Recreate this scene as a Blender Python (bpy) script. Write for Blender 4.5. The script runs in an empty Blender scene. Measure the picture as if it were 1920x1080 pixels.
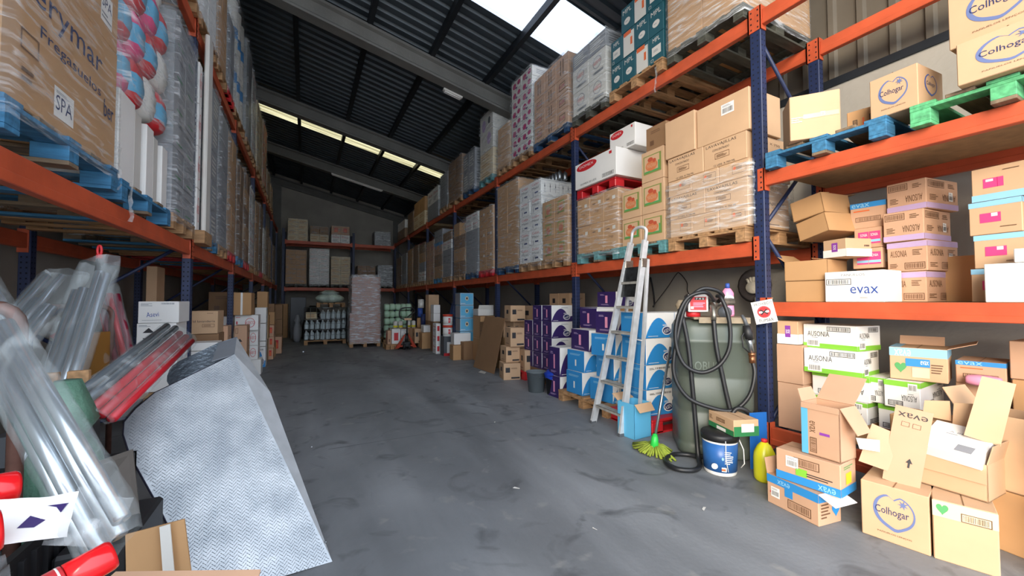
import bpy, math, random
from mathutils import Vector, Matrix
PI=math.pi
S=bpy.context.scene
COL=S.collection
rnd=random.Random(7)
# ------------------------------------------------------------ camera
cam=bpy.data.cameras.new('camera'); camo=bpy.data.objects.new('camera',cam); COL.objects.link(camo)
F_PX=745.2; YAW=.478; PITCH=.0318; ROLL=-.002; CAMH=1.3627
cam.sensor_width=36; cam.lens=36*F_PX/1920; cam.clip_start=.02; cam.clip_end=200
_f=Vector((math.sin(YAW)*math.cos(PITCH),math.cos(YAW)*math.cos(PITCH),math.sin(PITCH)))
_r=Vector((math.cos(YAW),-math.sin(YAW),0)); _u=_r.cross(_f)
_r2=math.cos(ROLL)*_r+math.sin(ROLL)*_u; _u2=-math.sin(ROLL)*_r+math.cos(ROLL)*_u
_m=Matrix(((_r2.x,_u2.x,-_f.x,0),(_r2.y,_u2.y,-_f.y,0),(_r2.z,_u2.z,-_f.z,CAMH),(0,0,0,1)))
camo.matrix_world=_m
S.camera=camo
# ------------------------------------------------------------ world, exposure
S.view_settings.view_transform='Standard'; S.view_settings.look='None'; S.view_settings.gamma=1
S.view_settings.use_curve_mapping=False
S.view_settings.exposure=2.2
W=bpy.data.worlds.new('sky'); S.world=W; W.use_nodes=True
nt=W.node_tree; nt.nodes.clear()
def N(t,ty,**k):
    n=t.nodes.new(ty)
    for a,b in k.items(): setattr(n,a,b)
    return n
_tc=N(nt,'ShaderNodeTexCoord'); _dot=N(nt,'ShaderNodeVectorMath',operation='DOT_PRODUCT')
_dot.inputs[1].default_value=Vector((-.62,-.72,.30)).normalized()
_rp=N(nt,'ShaderNodeValToRGB'); _rp.color_ramp.elements[0].position=.0; _rp.color_ramp.elements[0].color=(.46,.55,.68,1)
_rp.color_ramp.elements[1].position=1; _rp.color_ramp.elements[1].color=(.92,1.0,1.12,1)
_bg=N(nt,'ShaderNodeBackground'); _bg.inputs[1].default_value=1.0
_wo=N(nt,'ShaderNodeOutputWorld')
nt.links.new(_tc.outputs['Generated'],_dot.inputs[0]); nt.links.new(_dot.outputs['Value'],_rp.inputs[0])
nt.links.new(_rp.outputs[0],_bg.inputs[0]); nt.links.new(_bg.outputs[0],_wo.inputs[0])
_s=bpy.data.lights.new('sun','SUN'); _s.energy=1.05; _s.color=(1,.87,.70); _s.angle=math.radians(28)
_so=bpy.data.objects.new('sun',_s); COL.objects.link(_so); _so.rotation_euler=Vector((1,.72,-.36)).to_track_quat('-Z','Y').to_euler()
# ------------------------------------------------------------ materials
def lin(c):
    if isinstance(c,str):
        c=c.lstrip('#'); c=tuple(int(c[i:i+2],16)/255 for i in (0,2,4))
    return tuple((x/12.92 if x<=.04045 else ((x+.055)/1.055)**2.4) for x in c)
MATS={}
def mat(name,col,rough=.6,metal=0,var=.12,scale=6,bump=0,bscale=60,spec=.5,stretch=(1,1,1)):
    if name in MATS: return MATS[name]
    m=bpy.data.materials.new(name); MATS[name]=m; m.use_nodes=True
    t=m.node_tree; b=t.nodes['Principled BSDF']; L=t.links.new
    c=lin(col)
    b.inputs['Roughness'].default_value=rough; b.inputs['Metallic'].default_value=metal
    b.inputs['Specular IOR Level'].default_value=spec
    tc=N(t,'ShaderNodeTexCoord'); mp=N(t,'ShaderNodeMapping'); mp.inputs['Scale'].default_value=stretch
    L(tc.outputs['Object'],mp.inputs[0])
    if var:
        n=N(t,'ShaderNodeTexNoise'); n.inputs['Scale'].default_value=scale; n.inputs['Detail'].default_value=4
        r=N(t,'ShaderNodeValToRGB'); e=r.color_ramp.elements
        e[0].position=.3; e[1].position=.72
        e[0].color=tuple(x*(1-var) for x in c)+(1,); e[1].color=tuple(min(1,x*(1+var)) for x in c)+(1,)
        L(mp.outputs[0],n.inputs['Vector']); L(n.outputs['Fac'],r.inputs[0]); L(r.outputs[0],b.inputs['Base Color'])
    else: b.inputs['Base Color'].default_value=c+(1,)
    if bump:
        n2=N(t,'ShaderNodeTexNoise'); n2.inputs['Scale'].default_value=bscale; n2.inputs['Detail'].default_value=3
        bp=N(t,'ShaderNodeBump'); bp.inputs['Strength'].default_value=bump; bp.inputs['Distance'].default_value=.01
        L(mp.outputs[0],n2.inputs['Vector']); L(n2.outputs['Fac'],bp.inputs['Height']); L(bp.outputs[0],b.inputs['Normal'])
    return m
def wood(name,c1,c2): return mat(name,c1,.75,0,.38,5,.3,90,stretch=(6,.8,6))
def film_mat(name,base=.10,streak=.55,milk=(.9,.93,.95),sc=(3,3,22),rough=.18):
    if name in MATS: return MATS[name]
    m=bpy.data.materials.new(name); MATS[name]=m; m.use_nodes=True
    t=m.node_tree; t.nodes.clear(); L=t.links.new
    o=N(t,'ShaderNodeOutputMaterial'); mx=N(t,'ShaderNodeMixShader'); tr=N(t,'ShaderNodeBsdfTransparent')
    tr.inputs[0].default_value=(.96,.97,.97,1)
    b=N(t,'ShaderNodeBsdfPrincipled'); b.inputs['Base Color'].default_value=milk+(1,); b.inputs['Roughness'].default_value=rough
    b.inputs['Specular IOR Level'].default_value=.9
    tc=N(t,'ShaderNodeTexCoord'); mp=N(t,'ShaderNodeMapping'); mp.inputs['Scale'].default_value=sc; mp.inputs['Rotation'].default_value=(.2,.25,.1)
    n=N(t,'ShaderNodeTexNoise'); n.inputs['Scale'].default_value=1.6; n.inputs['Detail'].default_value=5; n.inputs['Distortion'].default_value=.6
    r=N(t,'ShaderNodeMapRange'); r.inputs[1].default_value=.5; r.inputs[2].default_value=.78; r.inputs[3].default_value=base; r.inputs[4].default_value=base+streak
    bp=N(t,'ShaderNodeBump'); bp.inputs['Strength'].default_value=.9; bp.inputs['Distance'].default_value=.02
    L(tc.outputs['Object'],mp.inputs[0]); L(mp.outputs[0],n.inputs['Vector']); L(n.outputs['Fac'],r.inputs[0])
    L(n.outputs['Fac'],bp.inputs['Height']); L(bp.outputs[0],b.inputs['Normal'])
    L(r.outputs[0],mx.inputs[0]); L(tr.outputs[0],mx.inputs[1]); L(b.outputs[0],mx.inputs[2]); L(mx.outputs[0],o.inputs[0])
    return m
# palette: name -> colour
PAL=dict(kraft='#b98f62',kraft_dark='#8d6b4b',kraft_pink='#c29a7c',kraft_light='#c8a480',white='#e9e7e2',offwhite='#d5d2ca',cream='#d9c7a4',grey='#8e9094',darkgrey='#55585c',
 black='#1b1b1d',ink='#2c2b2e',inkbrown='#6b4d36',navy='#22305e',inkblue='#2f4f9a',logoblue='#6674a0',blue='#2d86c6',cyan='#5fb0d6',sky='#8fc3df',purple='#35245f',violet='#8a3fa0',lilac='#b79fc4',
 green='#7fbf3c',dkgreen='#2f7a4a',leaf='#4f9a5a',teal='#1f5661',red='#c8262c',orange='#d9642c',pink='#e0457f',pinklight='#ee9cba',yellow='#d9cf2e',magenta='#b01f62',tape='#b48a55',seam='#7d5c3c',leaffade='#7d8c48',appleorange='#c9764a',applered='#b8543a',redfade='#b5694a',rustbrown='#94604a',ltgreen='#b9d8bb')
def P(n):
    r=.75 if n.startswith('kraft') or n in('cream',) else .5
    return mat(n,PAL[n],r,0,.07 if n.startswith('kraft') else .04,3)
M_film=film_mat('stretch_film',.06,.5); M_film2=film_mat('stretch_film_milky',.10,.6)
M_film3=film_mat('stretch_film_shiny',.2,.75)
M_filmd=film_mat('stretch_film_thin',.05,.35)
M_orange=mat('rack_orange_paint','#bf5331',.5,0,.16,5,.05)
M_blue=mat('rack_blue_paint','#1e2a4c',.5,0,.18,8,.05)
M_hole=mat('rack_hole_painted_shade','#0b0d14',.9,0,0)  # near-black colour painted on flat marks for the shade inside holes
M_steel=mat('galvanised_steel','#9aa0a4',.35,.9,.1,10)
PALLET={'wood':wood('pallet_bare_wood','#a9825a',0),'blue':wood('pallet_blue_paint','#3a769c',0),'teal':wood('pallet_teal_paint','#5e9294',0),
 'green':wood('pallet_green_paint','#5cb079',0),'red':mat('pallet_red_plastic','#c3252c',.4,0,.1),'dark':wood('pallet_grimy_wood','#4a4a40',0),'grimy':wood('pallet_weathered_wood','#7d6a54',0),'navy':wood('pallet_navy_paint','#1f4468',0)}
# ------------------------------------------------------------ mesh builder
class MB:
    def __init__(s): s.v=[];s.f=[];s.m=[];s.sm=[]
    def add(s,vs,fs,mi=0,sm=False,M=None):
        o=len(s.v)
        if M is not None: vs=[tuple(M@Vector(v)) for v in vs]
        s.v+= [tuple(v) for v in vs]; s.f+=[tuple(i+o for i in f) for f in fs]; s.m+=[mi]*len(fs); s.sm+=[sm]*len(fs)
        return s
    def box(s,x0,y0,z0,x1,y1,z1,mi=0,c=0,M=None):
        if c<=0:
            vs=[(x,y,z) for x in(x0,x1) for y in(y0,y1) for z in(z0,z1)]
            return s.add(vs,[(0,1,3,2),(4,6,7,5),(0,4,5,1),(2,3,7,6),(0,2,6,4),(1,5,7,3)],mi,M=M)
        X=(x0,x1);Y=(y0,y1);Z=(z0,z1); vs=[];idx={}
        sg=(1,-1)
        for i in(0,1):
            for j in(0,1):
                for k in(0,1):
                    cx,cy,cz=X[i],Y[j],Z[k]; a,b,d=sg[i]*c,sg[j]*c,sg[k]*c
                    idx[i,j,k,'x']=len(vs); vs.append((cx,cy+b,cz+d))
                    idx[i,j,k,'y']=len(vs); vs.append((cx+a,cy,cz+d))
                    idx[i,j,k,'z']=len(vs); vs.append((cx+a,cy+b,cz))
        g=lambda i,j,k,a: idx[i,j,k,a]
        fs=[]
        for i in(0,1): q=[g(i,0,0,'x'),g(i,1,0,'x'),g(i,1,1,'x'),g(i,0,1,'x')]; fs.append(q if i else q[::-1])
        for j in(0,1): q=[g(0,j,0,'y'),g(0,j,1,'y'),g(1,j,1,'y'),g(1,j,0,'y')]; fs.append(q if j else q[::-1])
        for k in(0,1): q=[g(0,0,k,'z'),g(1,0,k,'z'),g(1,1,k,'z'),g(0,1,k,'z')]; fs.append(q if k else q[::-1])
        for j in(0,1):
            for k in(0,1): q=[g(0,j,k,'y'),g(1,j,k,'y'),g(1,j,k,'z'),g(0,j,k,'z')]; fs.append(q if (j+k)%2==0 else q[::-1])
        for i in(0,1):
            for k in(0,1): q=[g(i,0,k,'x'),g(i,1,k,'x'),g(i,1,k,'z'),g(i,0,k,'z')]; fs.append(q if (i+k)%2==1 else q[::-1])
            for j in(0,1): q=[g(i,j,0,'x'),g(i,j,1,'x'),g(i,j,1,'y'),g(i,j,0,'y')]; fs.append(q if (i+j)%2==0 else q[::-1])
            for j in(0,1):
                for k in(0,1): q=[g(i,j,k,'x'),g(i,j,k,'y'),g(i,j,k,'z')]; fs.append(q if (i+j+k)%2==1 else q[::-1])
        return s.add(vs,fs,mi,M=M)
    def tube(s,pts,r,n=8,mi=0,cap=True,M=None):
        pts=[Vector(p) for p in pts]; rr=r if isinstance(r,(list,tuple)) else [r]*len(pts)
        vs=[];fs=[]; up=None
        for i,p in enumerate(pts):
            t=(pts[min(i+1,len(pts)-1)]-pts[max(i-1,0)]).normalized()
            if up is None:
                up=Vector((0,0,1)) if abs(t.z)<.9 else Vector((1,0,0))
            a=t.cross(up)
            if a.length<1e-4: a=t.cross(Vector((1,0,0)))
            a.normalize(); up=a.cross(t).normalized()
            for k in range(n):
                an=2*PI*k/n; vs.append(p+(a*math.cos(an)+up*math.sin(an))*rr[i])
        for i in range(len(pts)-1):
            for k in range(n):
                k2=(k+1)%n; fs.append((i*n+k,i*n+k2,(i+1)*n+k2,(i+1)*n+k))
        if cap: fs.append(tuple(range(n))[::-1]); fs.append(tuple(range((len(pts)-1)*n,len(pts)*n)))
        return s.add(vs,fs,mi,True,M)
    def lathe(s,prof,n=24,mi=0,M=None,sx=1,sy=1):
        vs=[];fs=[]
        for r,z in prof:
            for k in range(n): a=2*PI*k/n; vs.append((r*math.cos(a)*sx,r*math.sin(a)*sy,z))
        for i in range(len(prof)-1):
            for k in range(n): k2=(k+1)%n; fs.append((i*n+k,i*n+k2,(i+1)*n+k2,(i+1)*n+k))
        fs.append(tuple(range(n))[::-1]); fs.append(tuple(range((len(prof)-1)*n,len(prof)*n)))
        return s.add(vs,fs,mi,True,M)
    def slab(s,poly,t,mi=0,M=None,mi2=None):  # polygon list of 3D points, thickness t along its normal
        p=[Vector(q) for q in poly]; nrm=(p[1]-p[0]).cross(p[2]-p[0]).normalized()*t
        n=len(p); vs=p+[q-nrm for q in p]
        s.add(vs,[tuple(range(n))],mi,M=M); s.add(vs,[tuple(range(2*n-1,n-1,-1))],mi if mi2 is None else mi2,M=M)
        return s.add(vs,[(i,i+n,(i+1)%n+n,(i+1)%n) for i in range(n)],mi,M=M)
    def mesh(s,name,mats):
        me=bpy.data.meshes.new(name); me.from_pydata(s.v,[],s.f)
        for m in mats: me.materials.append(m)
        me.polygons.foreach_set('material_index',s.m); me.polygons.foreach_set('use_smooth',s.sm)
        me.update(); return me
    def build(s,name,mats,parent=None,loc=None,rot=None):
        if not isinstance(mats,(list,tuple)): mats=[mats]
        return ob(name,s.mesh(name,mats),parent,loc,rot)
def ob(name,data,parent=None,loc=None,rot=None):
    o=bpy.data.objects.new(name,data); COL.objects.link(o)
    if parent: o.parent=parent
    if loc is not None: o.location=loc
    if rot is not None: o.rotation_euler=rot if isinstance(rot,(list,tuple)) else (0,0,rot)
    return o
def tag(o,label,cat,group=None,kind=None):
    if label: o['label']=label
    if cat: o['category']=cat
    if group: o['group']=group
    if kind: o['kind']=kind
    return o
def struct(o): o['kind']='structure'; return o
def thing(name,label,cat,loc=(0,0,0),rot=0,group=None):
    return tag(ob(name,None,None,loc,rot),label,cat,group)
def copy_tree(o,parent=None):
    c=o.copy(); COL.objects.link(c); c.parent=parent
    for ch in [x for x in bpy.data.objects if x.parent==o]: copy_tree(ch,c)
    return c
# ------------------------------------------------------------ text
_TX={}
def textmesh(s):
    if s in _TX: return _TX[s]
    cu=bpy.data.curves.new('t','FONT'); cu.body=s; cu.resolution_u=2; cu.fill_mode='FRONT'
    o=bpy.data.objects.new('t',cu); COL.objects.link(o)
    dg=bpy.context.evaluated_depsgraph_get(); dg.update()
    me=bpy.data.meshes.new_from_object(o.evaluated_get(dg))
    vs=[tuple(v.co) for v in me.vertices]; fs=[tuple(p.vertices) for p in me.polygons]
    bpy.data.objects.remove(o); bpy.data.curves.remove(cu); bpy.data.meshes.remove(me)
    x0=min(v[0] for v in vs);x1=max(v[0] for v in vs);y0=min(v[1] for v in vs);y1=max(v[1] for v in vs)
    vs=[((v[0]-x0)/(x1-x0)-.5,(v[1]-y0)/(y1-y0)-.5) for v in vs]
    _TX[s]=(vs,fs,(x1-x0)/(y1-y0)); return _TX[s]
# ------------------------------------------------------------ printed faces
def flower(n=7): 
    return [(.5*(1 if i%2 else .35)*math.cos(PI*i/n),.5*(1 if i%2 else .35)*math.sin(PI*i/n)) for i in range(2*n)]
def heartpts(n=28):
    o=[]
    for i in range(n):
        t=2*PI*i/n; o.append((math.sin(t)**3*.5,(13*math.cos(t)-5*math.cos(2*t)-2*math.cos(3*t)-math.cos(4*t))/32+.08))
    return o
class Face:
    """flat printing frame: origin o, right r, up u (unit), size W,H; prints are thin ink layers on the surface"""
    def __init__(s,mb,o,r,u,W,H,mats): s.mb=mb;s.o=Vector(o);s.r=Vector(r);s.u=Vector(u);s.n=s.r.cross(s.u);s.W=W;s.H=H;s.mats=mats;s.k=1
    def mi(s,c):
        m=P(c) if isinstance(c,str) else c
        if m not in s.mats: s.mats.append(m)
        return s.mats.index(m)
    def pt(s,x,y): return s.o+s.r*x+s.u*y+s.n*(.0006+.0004*s.k)
    def poly(s,pts,fs,c):
        s.mb.add([s.pt(x,y) for x,y in pts],fs,s.mi(c)); 
    def do(s,kind,cx,cy,w,h,col,txt=None,rot=0):
        W_,H_=s.W,s.H; cx*=W_;cy*=H_;w*=W_;h*=H_; ca,sa=math.cos(rot),math.sin(rot)
        T=lambda q:(cx+q[0]*w*ca-q[1]*h*sa,cy+q[0]*w*sa+q[1]*h*ca)
        sq=[(-.5,-.5),(.5,-.5),(.5,.5),(-.5,.5)]
        s.k+=1
        if kind=='r': s.poly([T(q) for q in sq],[(0,1,2,3)],col)
        elif kind=='o' or kind=='b':
            e=.006 if txt is None else txt
            ex,ey=e/w,e/h
            inn=[(a*(1-2*ex),b*(1-2*ey)) for a,b in sq]
            s.poly([T(q) for q in sq+inn],[(i,(i+1)%4,(i+1)%4+4,i+4) for i in range(4)],col)
            if kind=='b':
                R=random.Random(int(w*9999)); x=-.42
                while x<.42:
                    bw=R.choice((.012,.02,.03)); s.poly([T(q) for q in ((x,-.33),(x+bw,-.33),(x+bw,.33),(x,.33))],[(0,1,2,3)],col); x+=bw+R.choice((.02,.03,.04))
        elif kind=='B':   # bars without frame
            R=random.Random(int(w*9999)); x=-.5
            while x<.48:
                bw=R.choice((.015,.03,.04)); s.poly([T(q) for q in ((x,-.5),(x+bw,-.5),(x+bw,.5),(x,.5))],[(0,1,2,3)],col); x+=bw+R.choice((.02,.03,.04))
        elif kind=='l':   # lines of small print
            n=txt or 3; R=random.Random(int(cx*999+n))
            for i in range(n):
                y=.5-(i+.5)/n; L=R.uniform(.6,1); s.poly([T(q) for q in ((-.5,y-.22/n),(-.5+L,y-.22/n),(-.5+L,y+.22/n),(-.5,y+.22/n))],[(0,1,2,3)],col)
        elif kind=='t':
            vs,fs,a=textmesh(txt); s.poly([T(q) for q in vs],fs,col)
        elif kind=='E': s.poly([T((.5*math.cos(2*PI*i/20),.5*math.sin(2*PI*i/20))) for i in range(20)],[tuple(range(20))],col)
        elif kind=='e':
            n=24; th=txt or .14; v=[T((.5*math.cos(2*PI*i/n),.5*math.sin(2*PI*i/n))) for i in range(n)]+[T(((.5-th*.5)*math.cos(2*PI*i/n),(.5-th*.5)*math.sin(2*PI*i/n))) for i in range(n)]
            s.poly(v,[(i,(i+1)%n,(i+1)%n+n,i+n) for i in range(n)],col)
        elif kind=='H': hp=heartpts(); s.poly([T(q) for q in hp],[tuple(range(len(hp)))[::-1]],col)
        elif kind=='h':
            n=40; hp=[]
            for i in range(n):
                t=2*PI*i/n; x=.5*math.sin(t); y=.5*math.cos(t); y-=(.15*math.exp(-(x/.10)**2) if y>0 else 0); y-=(.06*math.exp(-((x-.04)/.15)**2) if y<0 else 0); hp.append((x,y))
            inn=[(a*.87+.022,b*.87+.02) for a,b in hp]
            s.poly([T(q) for q in hp+inn],[(i,i+n,(i+1)%n+n,(i+1)%n) for i in range(n)],col)
        elif kind=='f': fp=flower(); s.poly([T(q) for q in fp],[tuple(range(len(fp)))],col)
        elif kind=='w':   # wave: coloured below a swelling curve
            n=14; v=[]
            for i in range(n+1):
                t=i/n; y=.06+.62*(math.sin(min(1,t*1.25)*PI)**.8 if t<.8 else 0)+(.28*t) ; v.append(T((t-.5,min(y,1)-.5)))
            v2=[T((i/n-.5,-.5)) for i in range(n+1)]
            s.poly(v2+v,[(i,i+1,i+2+n,i+1+n) for i in range(n)],col)
        elif kind=='p':   # arrow up
            s.poly([T(q) for q in((-.5,0),(.5,0),(0,.5))],[(0,1,2)],col); s.poly([T(q) for q in((-.15,-.5),(.15,-.5),(.15,0),(-.15,0))],[(0,1,2,3)],col)
        elif kind=='^': s.poly([T(q) for q in((-.5,-.5),(.5,-.5),(0,.5))],[(0,1,2)],col)
        elif kind=='v': s.poly([T(q) for q in((-.5,.5),(0,-.5),(.5,.5))],[(0,1,2)],col)
def colhogar(c='navy'):
    return [('h',.5,.56,.62,.62,'logoblue'),('t',.47,.54,.50,.17,c,'Colhogar'),('f',.64,.73,.17,.17,'logoblue'),('t',.5,.16,.5,.04,'inkbrown','PAÑUELOS LENÇOS')]
def au(band,flip,white=False,tx='ink'):
    r=PI if flip else 0; f=lambda x,y:(1-x,1-y) if flip else (x,y)
    y0=.09 if band=='green' else .89
    bands=[('r',.5,1-y0 if flip else y0,1,.18 if band!='green' else .2,band)]
    o=list(bands)
    a=f(.3,.6) ; o.append(('t',a[0],a[1],.42,.22,tx,'AUSONIA',r))
    if white: a=f(.68,.83);o.append(('b',a[0],a[1],.42,.2,'ink',.004)); a=f(.25,.44); o.append(('l',a[0],a[1],.16,.03,'ink',1)); a=f(.2,.2); o.append(('r',a[0],a[1],.25,.3,'white')); o.append(('B',a[0],a[1],.2,.2,'ink'))
    else: a=f(.7,.18);o.append(('b',a[0],a[1],.5,.22,'inkbrown',.004)); a=f(.78,.62); o.append(('l',a[0],a[1],.26,.2,'inkbrown',4)); a=f(.2,.2); o.append(('l',a[0],a[1],.25,.16,'inkbrown',3))
    return o
def asevi(base,txt='ASEVI'):
    return [('w',.5,.5,1,1,base),('E',.72,.28,.34,.36,'white'),('E',.72,.28,.29,.29,'navy'),('t',.72,.28,.25,.15,'white',txt,.25),('l',.72,.5,.3,.08,'white',2),('l',.25,.07,.35,.04,'white',1)]
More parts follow.
